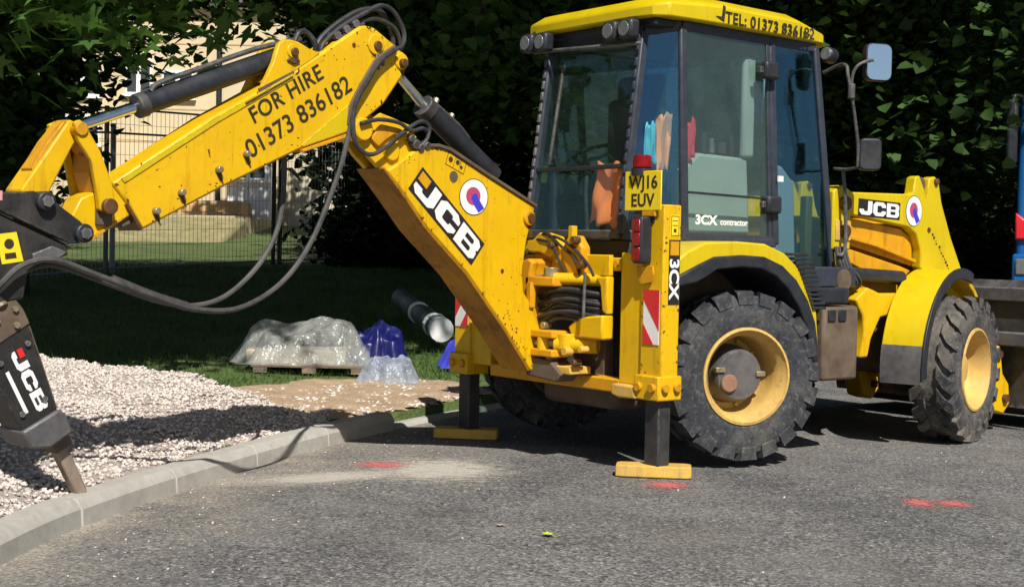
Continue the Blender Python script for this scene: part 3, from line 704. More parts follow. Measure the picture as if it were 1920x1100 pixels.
    stain(dp, 1.18, 2.26, .05, .10, .0906, pin_m, 7, .2); stain(dp, 1.0, 2.19, .04, .06, .0906, pin_m, 8, .2); stain(dp, 2.20, 1.68, .012, .04, .0906, pin_m, 9)

    # --- ram bracket on the dipper and the tool ram
    rb = [(1.905, 1.985), (1.83, 2.13), (1.80, 2.222), (1.77, 2.245), (1.731, 2.250), (1.68, 2.245), (1.608, 2.218), (1.545, 2.206), (1.58, 2.175), (1.71, 2.09)]
    for v0, v1 in ((.055, .088), (-.088, -.055)): MB().prism(rb, A, v0, v1).build('ram_bracket', yellow, dp, bev=.006)
    bossed(dp, 1.718, 2.195, .036, .085, .096, yellow, 'bracket_boss'); pin(dp, 1.712, 2.19, .022, -.1, .108)
    MB().prism([(1.735, 2.165), (1.69, 2.165), (1.675, 2.145), (1.71, 2.13), (1.755, 2.145)], A, .086, .10).build('pin_bracket', pin_m, dp, bev=.003)
    MB().prism([(1.92, 1.99), (1.71, 2.10), (1.70, 2.075), (1.915, 1.965)], A, .085, .0895).build('bracket_weld', brown_st, dp)
    ram = MB().cyl(A(1.66, 2.197, 0), A(2.50, 1.868, 0), .052, 24).build('tool_ram', black, BH, bev=.006)
    MB().cyl(A(2.485, 1.873, 0), A(2.53, 1.856, 0), .058, 24).build('gland', steel_d, ram, bev=.005)
    MB().cyl(A(2.50, 1.867, 0), A(2.87, 1.726, 0), .026, 20).build('rod', chrome, ram, smooth=True)
    MB().tube([A(1.66, 2.262, .02), A(1.9, 2.187, .02), A(2.2, 2.065, .02), A(2.42, 1.975, .02), A(2.47, 1.93, .02)], .013, 8).build('feed_pipe', steel_d, ram, smooth=True)
    MB().tube([A(1.655, 2.21, .0), A(1.62, 2.30, .0), A(1.57, 2.315, .0), A(1.53, 2.27, .02), A(1.52, 2.22, .02)], .014, 8).build('feed_hose', hose_m, ram, smooth=True)
    MB().prism([(1.86, 2.03), (1.80, 2.09), (1.70, 2.18), (1.66, 2.15), (1.74, 2.08)], A, -.05, .05).build('ram_cradle', orange_y, ram)
    # --- tipping links and tool link
    lk = [(2.905, 1.750), (2.878, 1.763), (2.848, 1.738), (2.780, 1.635), (2.718, 1.49), (2.700, 1.385), (2.74, 1.36), (2.782, 1.378), (2.797, 1.477), (2.824, 1.592), (2.886, 1.675)]
    for v0, v1 in ((.095, .125), (-.125, -.095)): MB().prism(lk, A, v0, v1).build('tipping_link', yellow, BH, bev=.005)
    pin(BH, 2.872, 1.722, .030, -.135, .135, orange_y, 'link_pin'); pin(BH, 2.738, 1.392, .036, -.15, .15, pin_m, 'link_pin')
    MB().prism([(2.70, 1.44), (2.775, 1.44), (2.775, 1.31), (2.70, 1.31)], A, .072, .095).build('pivot_pad', brown_st, BH, bev=.004)
    hl = [(2.90, 1.765), (2.86, 1.75), (2.845, 1.71), (2.885, 1.645), (2.985, 1.455), (3.005, 1.39), (3.06, 1.365), (3.10, 1.39), (3.12, 1.45)]
    tl = MB().prism(hl, A, -.075, .075).build('tool_link', yellow, BH, bev=.008)
    MB().prism([(2.925, 1.745), (2.905, 1.765), (3.02, 1.585), (3.06, 1.53), (3.065, 1.545), (2.99, 1.665)], A, -.04, .06).build('link_stop', orange_y, tl, bev=.003)
    MB().prism([(2.80, 1.66), (2.835, 1.70), (2.79, 1.60), (2.73, 1.45), (2.76, 1.42), (2.80, 1.54)], A, -.075, .06).build('link_web', orange_y, BH)

def build_breaker():
    br = MB().prism([(3.50, 1.42), (3.30, 1.435), (3.217, 1.432), (3.090, 1.446), (3.02, 1.42), (2.875, 1.325), (2.842, 1.296), (2.840, 1.262), (2.866, 1.229), (2.921, 1.226), (3.240, 1.358), (3.50, 1.36)], A, .095, .13)
    br.prism([(3.50, 1.42), (3.30, 1.435), (3.217, 1.432), (3.090, 1.446), (3.02, 1.42), (2.875, 1.325), (2.842, 1.296), (2.840, 1.262), (2.866, 1.229), (2.921, 1.226), (3.240, 1.358), (3.50, 1.36)], A, -.13, -.095)
    br = br.build('hydraulic_breaker', breaker_b, BH, bev=.005); br['label'] = 'black hydraulic breaker pinned to the end of the arm'
    MB().prism([(3.48, 1.36), (3.24, 1.352), (2.93, 1.226), (2.918, 1.175), (3.06, 1.135), (3.10, 1.11), (3.12, .99), (3.36, .95), (3.52, 1.05)], A, -.11, .11).build('mounting_bracket', breaker_b, br, bev=.01)
    MB().prism([(3.0, 1.215), (2.93, 1.19), (2.965, 1.165), (3.08, 1.135), (3.09, 1.18)], A, .11, .124).build('bracket_gusset', steel_g, br, bev=.004)
    for u, z in ((3.047, 1.404), (2.868, 1.272)):
        q = MB().cyl(A(u, z, -.15), A(u, z, .165), .042, 24).build('hitch_pin', black, br, bev=.008); MB().cyl(A(u, z, .16), A(u, z, .175), .026, 6).build('pin_cap', steel_g, q)
    ax = Vector((-(2.783-3.205), 0)) if False else None
    def B(a, w, v):      # a: metres down the tool axis from its head, w: across
        d = (2.783-3.235, .100-1.00); l = math.hypot(*d); d = (d[0]/l, d[1]/l); return A(3.235+d[0]*a+d[1]*w, 1.00+d[1]*a-d[0]*w, v)
    # (w > 0 is towards the right of the picture)
    def quad(a0, a1, w0, w1, v0, v1, n, mt, bev=.006):
        return MB().prism([(a0, w0), (a1, w0), (a1, w1), (a0, w1)], B, v0, v1).build(n, mt, br, bev=bev)
    quad(-.06, .12, -.14, .05, -.075, .075, 'head_block', breaker_b, .01)
    MB().prism([(.04, -.15), (.04, .065), (.10, .08), (.17, .08), (.19, -.16)], B, -.09, .105).build('clamp_collar', brown_st, br, bev=.006)
    for a, w in ((.08, .045), (.145, .02), (.09, -.05)): MB().cyl(B(a, w, .1), B(a, w, .118), .014, 6).build('collar_bolt', bolt_m, br)
    MB().cyl(B(-.02, .0, .07), B(.05, .0, .10), .03, 10).build('hose_fitting', bolt_m, br, bev=.003)
    MB().prism([(3.34, .86), (3.12, .905), (3.085, .87), (2.956, .512), (2.935, .485), (3.105, .405), (3.135, .458), (3.222, .617)], A, -.095, .10).build('body_housing', breaker_b, br, bev=.012)
    MB().prism([(3.085, .87), (2.956, .512), (2.944, .516), (3.073, .874)], A, -.07, .075).build('side_rail', brown_st, br, bev=.004)
    for u, z in ((3.10, .80), (3.22, .72), (3.02, .56), (3.12, .50)): MB().cyl(A(u, z, .098), A(u, z, .112), .013, 6).build('body_bolt', steel_g, br)
    MB().prism([(3.128, .425), (3.110, .396), (3.085, .350), (2.995, .345), (2.890, .408), (2.925, .492), (2.958, .512)], A, -.115, .118).build('lower_collar', steel_g, br, bev=.012)
    MB().prism([(.70, -.05), (.755, -.042), (.755, .042), (.70, .05)], B, -.055, .055).build('chisel_bush', brown_st, br, bev=.006)
    MB().prism([(.70, -.032), (.97, -.029), (1.0, -.02), (1.004, .014), (.975, .026), (.70, .031)], B, -.032, .032).build('chisel', mat_plain('bright_worn_steel', (.30, .24, .19), .55, .3, .2, 14, .5, (.24, .14, .08)), br, bev=.01)
    M = frame(B(.235, -.065, .1012), B(1, 0, 0)-B(0, 0, 0), B(0, 1, 0)-B(0, 0, 0)); logo(br, M, .30, .072, False, red_p)
    Lm = local(M); MB().prism([(.07, -.045), (.27, -.045), (.27, -.028), (.07, -.028)], Lm, 0, .0012).build('logo_underline', white_p, br)
    # yellow warning label
    M = frame(A(3.20, 1.135, .1108), D_*-1+Vector((0, 0, .02)), (0.0, 0, 1)); L = local(M)
    MB().prism([(-.02, 0), (.075, .012), (.045, .135), (-.045, .125)], L, 0, .0012).build('warning_label', plate_y, br)
    mm = MB(); mm.prism(ring(.012, .085, .022, 12), L, .001, .002); mm.prism([(-.005, .02), (.045, .026), (.040, .05), (-.008, .045)], L, .001, .002); mm.build('warning_label_print', ink, br)
    # pink tag at the edge of the bracket
    MB().box((-.03, -.02, 0), (.03, .02, .006), frame(A(3.26, 1.42, .131), D_, (0, 0, 1))).build('pink_tape', mat_plain('pink_tape', (.6, .3, .3), .6), br)
    # hoses to the breaker
    def hose(name, P, r, mt): MB().tube(P, r, 8, 8).build(name, mt, br, smooth=True)
    hose('breaker_hose', [A(3.30, .94, .10), A(3.285, 1.0, .14), A(3.24, 1.062, .16), A(3.154, 1.132, .16), A(3.01, 1.156, .15), A(2.809, 1.093, .15), A(2.488, .984, .15), A(2.289, .932, .15), A(2.052, .936, .15), A(1.803, 1.054, .14), A(1.611, 1.266, .13), A(1.447, 1.593, .12), A(1.381, 1.773, .11), A(1.36, 1.88, .12)], .0135, hose_d)
    hose('breaker_hose', [A(3.20, .93, .0), A(3.165, 1.00, -.03), A(3.05, 1.095, -.05), A(2.92, 1.130, -.08), A(2.80, 1.112, -.1), A(2.613, 1.049, -.1), A(2.331, .960, -.1), A(2.124, .939, -.1), A(1.940, .994, -.1), A(1.750, 1.154, -.1), A(1.638, 1.345, -.11), A(1.60, 1.60, -.12), A(1.62, 1.80, -.11)], .0135, hose_d)
    MB().tube([A(2.72, 1.072, .13), A(2.52, 1.0, .13), A(2.33, .945, .13)], .021, 8, 8).build('hose_sleeve', hose_d, br, smooth=True)

def build_rams_hoses():
    # dipper ram above the boom
    r = MB().cyl(A(.735, 2.0, 0), A(.20, 1.66, 0), .058, 24).build('dipper_ram', black, BH, bev=.006)
    MB().cyl(A(.765, 2.019, 0), A(.71, 1.985, 0), .066, 24).build('gland', steel_d, r, bev=.005)
    MB().cyl(A(1.005, 2.215, 0), A(.74, 2.003, 0), .027, 20).build('rod', chrome, r, smooth=True)
    MB().tube([A(.70, 2.055, -.01), A(.60, 2.0, -.01), A(.48, 1.93, -.01), A(.40, 1.86, -.01), A(.385, 1.80, 0), A(.40, 1.76, .03)], .014, 8).build('feed_pipe', steel_d, r, smooth=True)
    mm = MB()
    for u, z in ((.66, 2.03), (.54, 1.955)): mm.cyl(A(u, z, -.02), A(u-.02, z+.035, -.02), .018, 8)
    build_each(mm, 'pipe_clip', bolt_m, r)
    # hoses looping over the elbow
    sets = [([A(1.515, 2.21, .05), A(1.495, 2.265, .05), A(1.39, 2.355, .05), A(1.24, 2.445, .05), A(1.12, 2.505, .05), A(1.03, 2.485, .05), A(.955, 2.39, .05), A(.975, 2.31, .06), A(1.05, 2.275, .07)], .013),
            ([A(1.52, 2.20, .0), A(1.48, 2.29, .0), A(1.36, 2.39, .0), A(1.22, 2.47, .0), A(1.09, 2.49, .0), A(1.02, 2.43, .0), A(.985, 2.35, .0), A(1.0, 2.27, .0)], .014),
            ([A(1.47, 2.235, .03), A(1.37, 2.335, .03), A(1.25, 2.405, .03), A(1.12, 2.435, .03), A(1.00, 2.40, .03), A(.955, 2.31, .03), A(.97, 2.24, .04)], .012),
            ([A(1.42, 2.28, .06), A(1.33, 2.345, .06), A(1.24, 2.395, .06)], .010)]
    for p, q in sets: MB().tube(p, q, 8, 8).build('elbow_hose', hose_m, BH, smooth=True)
    mm = MB()
    for u, z in ((1.36, 2.35), (1.42, 2.31), (1.30, 2.385)): mm.cyl(A(u, z, -.03), A(u, z, .075), .022, 8)
    build_each(mm, 'hose_fitting', steel_g, BH)
    # hose running down the dipper end and curling on the boom neck
    MB().tube([A(1.06, 2.285, .13), A(1.19, 2.205, .14), A(1.275, 2.09, .14), A(1.352, 1.975, .14), A(1.372, 1.86, .145), A(1.342, 1.755, .14), A(1.24, 1.715, .13), A(1.12, 1.765, .12), A(.995, 1.85, .11), A(.87, 1.915, .10), A(.805, 1.895, .10), A(.815, 1.83, .10), A(.85, 1.79, .09)], .012, 8, 8).build('boom_hose', hose_m, BH, smooth=True)
    MB().tube([A(1.30, 1.87, .12), A(1.18, 1.90, .12), A(1.04, 1.895, .12), A(.95, 1.86, .12), A(.86, 1.88, .11), A(.80, 1.86, .09)], .011, 8, 8).build('boom_hose', hose_m, BH, smooth=True)
    mm = MB()
    for u, z, r_ in ((.90, 1.80, .026), (.865, 1.785, .022), (.935, 1.83, .02), (.82, 1.80, .02)): mm.cyl(A(u, z, .06), A(u, z-.01, .115), r_, 10)
    build_each(mm, 'hose_union', steel_d, BH, bev=.003)

def chevron(parent, M, w, h, flip=False):
    L = local(M); MB().prism([(0, 0), (w, 0), (w, h), (0, h)], L, 0, .003).build('chevron_board', white_p, parent)
    def clip(t0, t1):      # stripe falling to the right, cut to the board
        def f(x, t): return t-x*1.35
        P = []
        for x, t in ((0, t0), (w, t0), (w, t1), (0, t1)): P.append((x, max(0, min(h, f(x, t)))))
        return P
    for t0, t1 in ((-.05, .115), (.245, .60)):
        P = clip(t0, t1)
        # keep true corners where the stripe meets the top or bottom edge
        Q = []
        def yx(t, y): return (t-y)/1.35
        pts = [(0, t0), (0, t1)]
        poly = [(0, t0), (w, t0-w*1.35), (w, t1-w*1.35), (0, t1)]
        def cut(poly, keep, inter):
            out = []
            for i in range(len(poly)):
                a, b = poly[i-1], poly[i]
                if keep(a) != keep(b): out.append(inter(a, b))
                if keep(b): out.append(b)
            return out
        poly = cut(poly, lambda p: p[1] >= 0, lambda a, b: (a[0]+(b[0]-a[0])*(0-a[1])/(b[1]-a[1]), 0))
        poly = cut(poly, lambda p: p[1] <= h, lambda a, b: (a[0]+(b[0]-a[0])*(h-a[1])/(b[1]-a[1]), h)) if poly else poly
        if len(poly) > 2:
            if flip: poly = [(w-x, y) for x, y in poly]
            MB().prism(poly, L, .002, .0045).build('red_stripe', red_p, parent)

def build_rear_frame():
    for sgn, yo in ((-1, -.955), (1, .985)):
        yi = yo-sgn*.17; y0, y1 = min(yo, yi), max(yo, yi)
        tw = MB().box((-.715, y0, .43), (-.585, y1, 1.50)).build('stabiliser_tower', yellow, BH, bev=.008)
        MB().box((-.745, y0-.012, .43), (-.565, y1+.012, .565)).build('leg_clamp', yellow, tw, bev=.008)
        mm = MB()
        for y in (y0+.03, y1-.03): mm.cyl((-.765, y, .50), (-.742, y, .50), .026, 14)
        build_each(mm, 'clamp_bolt', orange_y, tw, bev=.003)
        mm = MB()
        for x in (-.70, -.61): mm.cyl((x, yo+sgn*.010, .50), (x, yo+sgn*.034, .50), .024, 14)
        build_each(mm, 'clamp_bolt', orange_y, tw, bev=.003)
        yc = (y0+y1)/2
        leg = MB().box((-.695, yc-.056, .067), (-.605, yc+.056, .45)).build('stabiliser_leg', leg_b, tw, bev=.008)
        ft = MB(); P = [(-.215, -.07), (-.17, -.085), (.17, -.085), (.205, -.06), (.205, .06), (.17, .075), (-.19, .075), (-.215, .05)]; th = va-R(7)
        zz = lambda x, y, z: Vector((-.645+x*math.cos(th)-y*math.sin(th), yc+.02+x*math.sin(th)+y*math.cos(th), z))
        ft.prism(P, zz, .004, .068, [(x*.985, y*.95) for x, y in P])
        ft.build('stabiliser_foot', padyel, tw, bev=.006)
    # near tower's markings
    T = [o for o in BH.children if o.name.startswith('stabiliser_tower')]; near, far = T[0], T[1]
    chips(near, [(-.715, .44), (-.585, .44), (-.585, 1.5), (-.715, 1.5)], -.9554, 40, 21, lambda x, z, y: Vector((x, y, z)))
    chips(near, [(-.955, .57), (-.785, .57), (-.785, 1.5), (-.955, 1.5)], -.7154, 40, 22, lambda y, z, x: Vector((x, y, z)))
    M = frame((-.675, -.9562, 1.28), (0, 0, -1), (1, 0, 0)); L = local(M)
    MB().prism([(-.165, .005), (-.045, .005), (-.045, .075), (-.165, .075)], L, 0, .0012).build('sticker_panel', plate_y, near)
    mm = MB()
    for x0, y0, x1, y1 in ((-.160, .010, -.156, .070), (-.055, .010, -.050, .070), (-.160, .010, -.05, .014), (-.160, .066, -.05, .070), (-.135, .02, -.131, .06), (-.11, .02, -.106, .06), (-.09, .03, -.07, .05)): mm.box((x0, y0, .001), (x1, y1, .002), M)
    mm.build('sticker_print', ink, near)
    MB().prism([(-.030, .0), (.325, .0), (.325, .082), (-.030, .082)], L, 0, .0012).build('model_sticker', black_p, near)
    MB().prism([(-.022, .008), (.055, .008), (.055, .074), (-.022, .074)], L, .001, .002).build('model_sticker_square', orange_y, near)
    text('model_lettering', '3CX', .098, M @ Matrix.Translation((.072, .008, .0014)), white_p, near, .0006, 1.18, 1.0, .003)
    chevron(near, frame((-.7165, -.81, .735), (0, -1, 0), (0, 0, 1)), .125, .30)
    chevron(far, frame((-.7165, .975, .735), (0, -1, 0), (0, 0, 1)), .14, .30, True)
    # number plate on its bracket above the tail lamp
    pl = MB().box((-.735, -.945, 1.468), (-.728, -.655, 1.684)).build('number_plate', plate_y, BH, bev=.004)
    M = frame((-.7358, -.688, 1.59), (0, -1, 0), (0, 0, 1))
    text('plate_letters', 'WJ16', .098, M, ink, pl, .0008, 1.0, 1.02, .0022)
    text('plate_letters', 'EUV', .098, frame((-.7358, -.706, 1.492), (0, -1, 0), (0, 0, 1)), ink, pl, .0008, 1.02, 1.05, .0022)
    MB().box((-.727, -.88, 1.40), (-.70, -.72, 1.66)).build('plate_bracket', black, pl, bev=.004)
    bc = MB().cyl((-.70, -.755, 1.70), (-.70, -.755, 1.775), .055, 20, .05).build('red_beacon', red_l, BH, bev=.01); MB().cyl((-.70, -.755, 1.66), (-.70, -.755, 1.70), .06, 20).build('beacon_base', black, bc)
    # tail lamp cluster on the tower's rear
    tl = MB().box((-.80, -.865, 1.175), (-.715, -.79, 1.435)).build('tail_lamp', black, BH, bev=.014)
    for z0, z1 in ((1.19, 1.265), (1.27, 1.345), (1.35, 1.42)): MB().box((-.812, -.860, z0), (-.80, -.797, z1)).build('lens', red_l, tl, bev=.016)
    MB().prism([(-.88, 1.075), (-.80, 1.06), (-.77, 1.10), (-.76, 1.165), (-.89, 1.165), (-.90, 1.12)], lambda y, z, x: Vector((x, y, z)), -.735, -.722).build('lamp_bracket', orange_y, BH, bev=.003)
    MB().box((-.74, -.90, 1.435), (-.715, -.80, 1.465)).build('lamp_shelf', orange_y, BH, bev=.004)
    # cross frame between the towers
    fr = MB().box((-.70, -.80, .50), (-.60, -.60, 1.235)); fr = fr.build('end_plate', yellow, BH, bev=.006)
    MB().box((-.70, .61, .50), (-.60, .82, 1.235)).build('end_plate', yellow, BH, bev=.006)
    up = MB().box((-.71, -.605, 1.13), (-.58, .615, 1.205)).build('upper_rail', yellow, BH, bev=.008)
    mm = MB()
    for y in (-.57, -.455): mm.cyl((-.716, y, 1.168), (-.702, y, 1.168), .02, 10)
    build_each(mm, 'rail_bolt', orange_y, up)
    MB().box((-.70, -.605, .44), (-.58, .615, .52)).build('lower_rail', orange_y, BH, bev=.01)
    MB().box((-.53, -.60, .46), (-.51, .60, 1.2)).build('gap_shade_plate', black, BH, bev=.004)  # black sheet painting in the shade of the gaps in the frame
    MB().prism([(-.78, .50), (-.60, .50), (-.60, .44), (-.66, .425), (-.80, .43)], lambda y, z, x: Vector((x, y, z)), -.76, -.56).build('rail_end', padyel, BH, bev=.01)
    # carriage: clamp plates, king post, slew rams, hose bundle
    YZ = lambda y, z, x: Vector((x, y, z))
    kp = MB().prism([(.16, .62), (.16, 1.09), (.12, 1.155), (.0, 1.19), (-.045, 1.17), (-.02, 1.10), (-.02, .62)], YZ, -.90, -.74).build('king_post', orange_y, BH, bev=.012)
    for z0, z1, d in ((1.03, 1.085, .2), (.73, .775, .17), (.62, .665, .17)): MB().box((-.90, -.24, z0), (-.76, .02, z1)).build('king_post_lug', orange_y, kp, bev=.008)
    MB().cyl((-.86, -.12, .655), (-.86, -.12, .735), .04, 16).build('king_pin', yellow, kp, bev=.004)
    MB().cyl((-.84, -.15, 1.085), (-.84, -.15, 1.14), .045, 16).build('king_pin', bolt_m, kp, bev=.004)
    MB().box((-.86, -.36, .53), (-.70, .02, .575)).build('foot_plate', padyel, BH, bev=.006)
    MB().prism([(.02, .62), (-.20, .60), (-.30, .53), (-.26, .48), (.02, .50)], YZ, -.88, -.74).build('carriage_foot', brown_st, BH, bev=.01)
    cp = MB().prism([(-.55, 1.22), (.12, 1.22), (.20, 1.15), (.2, 1.10), (-.55, 1.10)], YZ, -.745, -.712).build('upper_clamp', yellow, BH, bev=.006)
    MB().prism([(-.56, .74), (-.30, .74), (-.26, .80), (-.35, .86), (-.56, .88)], YZ, -.80, -.712).build('lower_clamp', yellow, BH, bev=.012)
    MB().prism([(-.56, .88), (-.52, .90), (-.50, 1.04), (-.46, 1.09), (-.56, 1.10)], YZ, -.77, -.712).build('clamp_web', yellow, BH, bev=.012)
    MB().prism([(.24, 1.225), (.02, 1.225), (-.08, 1.20), (-.14, 1.25), (-.10, 1.32), (.02, 1.345), (.08, 1.30), (.22, 1.285)], YZ, -.80, -.70).build('valve_guard', yellow, BH, bev=.01)
    MB().prism([(-.22, 1.31), (-.16, 1.22), (-.26, 1.06), (-.36, 1.06), (-.36, 1.26), (-.30, 1.33)], YZ, -.79, -.72).build('slew_lug', orange_y, BH, bev=.012)
    MB().box((-.74, -.215, 1.20), (-.70, -.175, 1.385)).build('latch_post', yellow, BH, bev=.006)
    for y, z in ((.17, 1.25), (-.11, 1.27), (-.38, 1.16), (-.32, 1.30)): MB().cyl((-.83, y, z), (-.78, y, z), .024, 10).build('grease_fitting', pin_m, BH, bev=.003)
    sr = MB().cyl((-.84, -.20, .70), (-.70, -.42, .70), .05, 18).build('slew_ram', yellow, BH, bev=.006); MB().cyl((-.85, .0, .70), (-.83, -.24, .70), .028, 14).build('rod', bolt_m, sr); MB().cyl((-.80, -.26, .67), (-.80, -.26, .76), .06, 16).build('ram_eye', yellow, sr, bev=.005)
    sr = MB().cyl((-.84, -.18, 1.075), (-.70, -.50, 1.075), .036, 18).build('slew_ram', yellow, BH, bev=.006); MB().cyl((-.86, -.04, 1.06), (-.84, -.2, 1.07), .034, 14).build('rod', bolt_m, sr)
    for i in range(9):
        z = .83+.022*i+.006*math.sin(i*3); x = -.80-.012*(i % 3)
        MB().tube([(x, -.02, z-.03), (x-.01, -.10, z-.01), (x-.02, -.20, z+.02+.012*math.sin(i*2.1)), (x+.0, -.32, z+.018), (x+.05, -.44, z), (x+.12, -.52, z-.01)], .0135, 7, 6).build('frame_hose', hose_m if i % 3 else hose_d, BH, smooth=True)
    for i in range(5):
        y = .12+.035*i
        MB().tube([(-.80, y, 1.24), (-.86, y+.03, 1.15), (-.88, y+.05, 1.03), (-.86, y+.05, .90), (-.80, y+.02, .78)], .013, 7, 6).build('frame_hose', hose_m, BH, smooth=True)
    for i, (y0, y1) in enumerate(((.05, -.30), (-.02, -.42), (.1, -.2))):
        MB().tube([(-.78, y0, 1.30), (-.80, y0-.1, 1.34-.02*i), (-.80, (y0+y1)/2-.05, 1.27), (-.80, y1, 1.20-.03*i), (-.80, y1-.06, 1.10)], .009, 7, 6).build('frame_hose', hose_m, BH, smooth=True)
    mm = MB()
    for z in (.86, .93, .99): mm.cyl((-.82, -.03, z), (-.82, -.11, z), .018, 8)
    build_each(mm, 'hose_union', bolt_m, BH)
    for i, (y, z, r_) in enumerate(((.02, .70, .03), (-.10, .80, .022), (-.30, .66, .026), (-.38, .60, .02), (-.16, .60, .024), (-.44, .68, .02))): MB().cyl((-.86, y, z), (-.80, y, z), r_, 12).build('carriage_pin', (pin_m, bolt_m, padyel)[i % 3], BH, bev=.004)
    pass
    MB().prism([(-.02, .90), (-.06, .90), (-.06, 1.05), (-.02, 1.05)], YZ, -.92, -.88).build('hose_plate', orange_y, BH, bev=.004)
    for i in range(4):
        y = .20+.04*i; MB().tube([(-.84, y, 1.30), (-.90, y+.02, 1.18+.02*i), (-.92, y+.01, 1.0), (-.90, y-.02, .86), (-.84, y-.03, .74)], .012, 7, 6).build('frame_hose', hose_d if i % 2 else hose_m, BH, smooth=True)
    MB().tube([(-.83, -.44, 1.12), (-.84, -.445, .86)], .009, 8, 1).build('guard_rod', steel_g, BH, smooth=True)

def tyre_mesh(R0=.50, W=.30, rim=.27, style='block'):
    """axis along local +y (outer face at y = -W/2)"""
    mm = MB(); h = W/2; rc = R0-.032
    prof = [(rim, -h*.86), (rim+.03, -h*.98), (rim+.09, -h*1.0), (rim+.14, -h*.97), (rc-.022, -h*.90), (rc, -h*.72), (rc+.004, -h*.3), (rc+.004, h*.3), (rc, h*.72), (rc-.022, h*.90), (rim+.09, h), (rim+.03, h*.98), (rim, h*.86)]
    mm.lathe(prof, (0, 0, 0), (0, 1, 0), 64)
    n = 20
    for k in range(n):
        for sd in (-1, 1):
            a0 = 2*math.pi*(k+(0 if sd < 0 else .5))/n
            st = [(-.02, .30), (.12, .62), (.20, .96)] if style == 'chevron' else [(-.02, .16), (.02, .60), (.05, .97)]
            wd = .088 if style == 'chevron' else .112
            rows = []
            for da, f in st:
                y = sd*h*f; rt = R0-(.004 if f < .9 else .012); rb = rc-.03
                for dd in (-wd, wd): rows.append((a0+da*1.0+dd, y, rt, rb))
            # extra shoulder row running down the sidewall
            da, f = st[-1]
            sh = [(a0+da+dd, sd*h*1.012, rc-.05, rc-.09) for dd in (-wd*.95, wd*.95)]
            P = lambda a, y, r: (r*math.cos(a), y, r*math.sin(a))
            b = len(mm.v)
            for a, y, rt, rb in rows: mm.v.append(P(a, y, rt)); mm.v.append(P(a, y, rb))
            for a, y, rt, rb in sh: mm.v.append(P(a, y, rt)); mm.v.append(P(a, y*.94, rb+.03))
            m_ = 4
            for i in range(m_-1):
                q = b+i*4; mm.f += [(q, q+2, q+6, q+4), (q, q+4, q+5, q+1), (q+2, q+3, q+7, q+6)]
            mm.f += [(b, b+1, b+3, b+2), (b+12, b+14, b+15, b+13)]
    return mm
def build_wheel(c, ang, dish, style, label=None):
    rub = rubber_f if dish == 'front' else rubber
    w = empty('wheel', c, BH); w.rotation_euler = (0, R(random.uniform(0, 20)), 0)
    w.rotation_mode = 'XYZ'; w.rotation_euler = (0, 0, ang)
    if label: w['label'] = label
    t = tyre_mesh(style=style).build('tyre', rub, w, smooth=True, ang=30)
    rm = MB(); h = .15
    if dish == 'deep':
        rm.lathe([(.285, -h*.86), (.283, -h*.98), (.268, -h*1.0), (.262, -h*.85), (.236, -h*.70), (.228, -h*.2), (.222, h*.3), (.21, h*.62), (.165, h*.66), (.0, h*.66)], (0, 0, 0), (0, 1, 0), 56)
        MB().lathe([(.285, h*.86), (.262, h), (.22, h*.8), (.0, h*.8)], (0, 0, 0), (0, 1, 0), 40).build('wheel_back', brown_st, w, smooth=True)  # dark brown in place of yellow paints shade onto the far wheels
    else:
        rm.lathe([(.285, -h*.86), (.280, -h*.98), (.266, -h*1.0), (.258, -h*.85), (.236, -h*.60), (.232, -h*.2), (.215, .0), (.17, h*.03), (.10, -h*.05), (.0, -h*.05)], (0, 0, 0), (0, 1, 0), 56)
        MB().lathe([(.285, h*.86), (.262, h), (.22, h*.5), (.0, h*.45)], (0, 0, 0), (0, 1, 0), 40).build('wheel_back', brown_st, w, smooth=True)  # brown back again, shade put into the colour
    rm.build('rim', rimyel, w, smooth=True, ang=50)
    if dish == 'deep':
        hb = MB(); hb.lathe([(.175, h*.66), (.172, h*.4), (.155, -h*.15), (.150, -h*.32), (.140, -h*.40), (.05, -h*.42), (.0, -h*.42)], (0, 0, 0), (0, 1, 0), 32)
        hb = hb.build('hub', steel_g, w, smooth=True, ang=35)
        MB().cyl((-.075, -h*.40, -.045), (-.075, -h*.56, -.045), .052, 20).build('hub_cap', mat_plain('rusty_cap', (.26, .14, .085), .8, 0, .2, 20, .3), w, bev=.006)
        mm = MB()
        for k in range(10):
            a = 2*math.pi*k/10; mm.cyl((.196*math.cos(a), h*.66, .196*math.sin(a)), (.196*math.cos(a), h*.48, .196*math.sin(a)), .013, 6)
        build_each(mm, 'wheel_nut', rimyel, w)
        mm = MB()
        for a in (.05, 2.9): mm.box((.135*math.cos(a)-.03, -h*.5, .135*math.sin(a)-.015), (.135*math.cos(a)+.03, -h*.2, .135*math.sin(a)+.015))
        build_each(mm, 'hub_lug', bolt_m, w, bev=.004)
    else:
        MB().lathe([(.10, -h*.05), (.095, -h*.35), (.06, -h*.42), (.0, -h*.42)], (0, 0, 0), (0, 1, 0), 24).build('hub', rimyel, w, smooth=True, ang=35)
        mm = MB()
        for k in range(8):
            a = 2*math.pi*k/8; mm.cyl((.14*math.cos(a), h*.05, .14*math.sin(a)), (.14*math.cos(a), -h*.12, .14*math.sin(a)), .013, 6)
        build_each(mm, 'wheel_nut', pin_m, w)
    return w

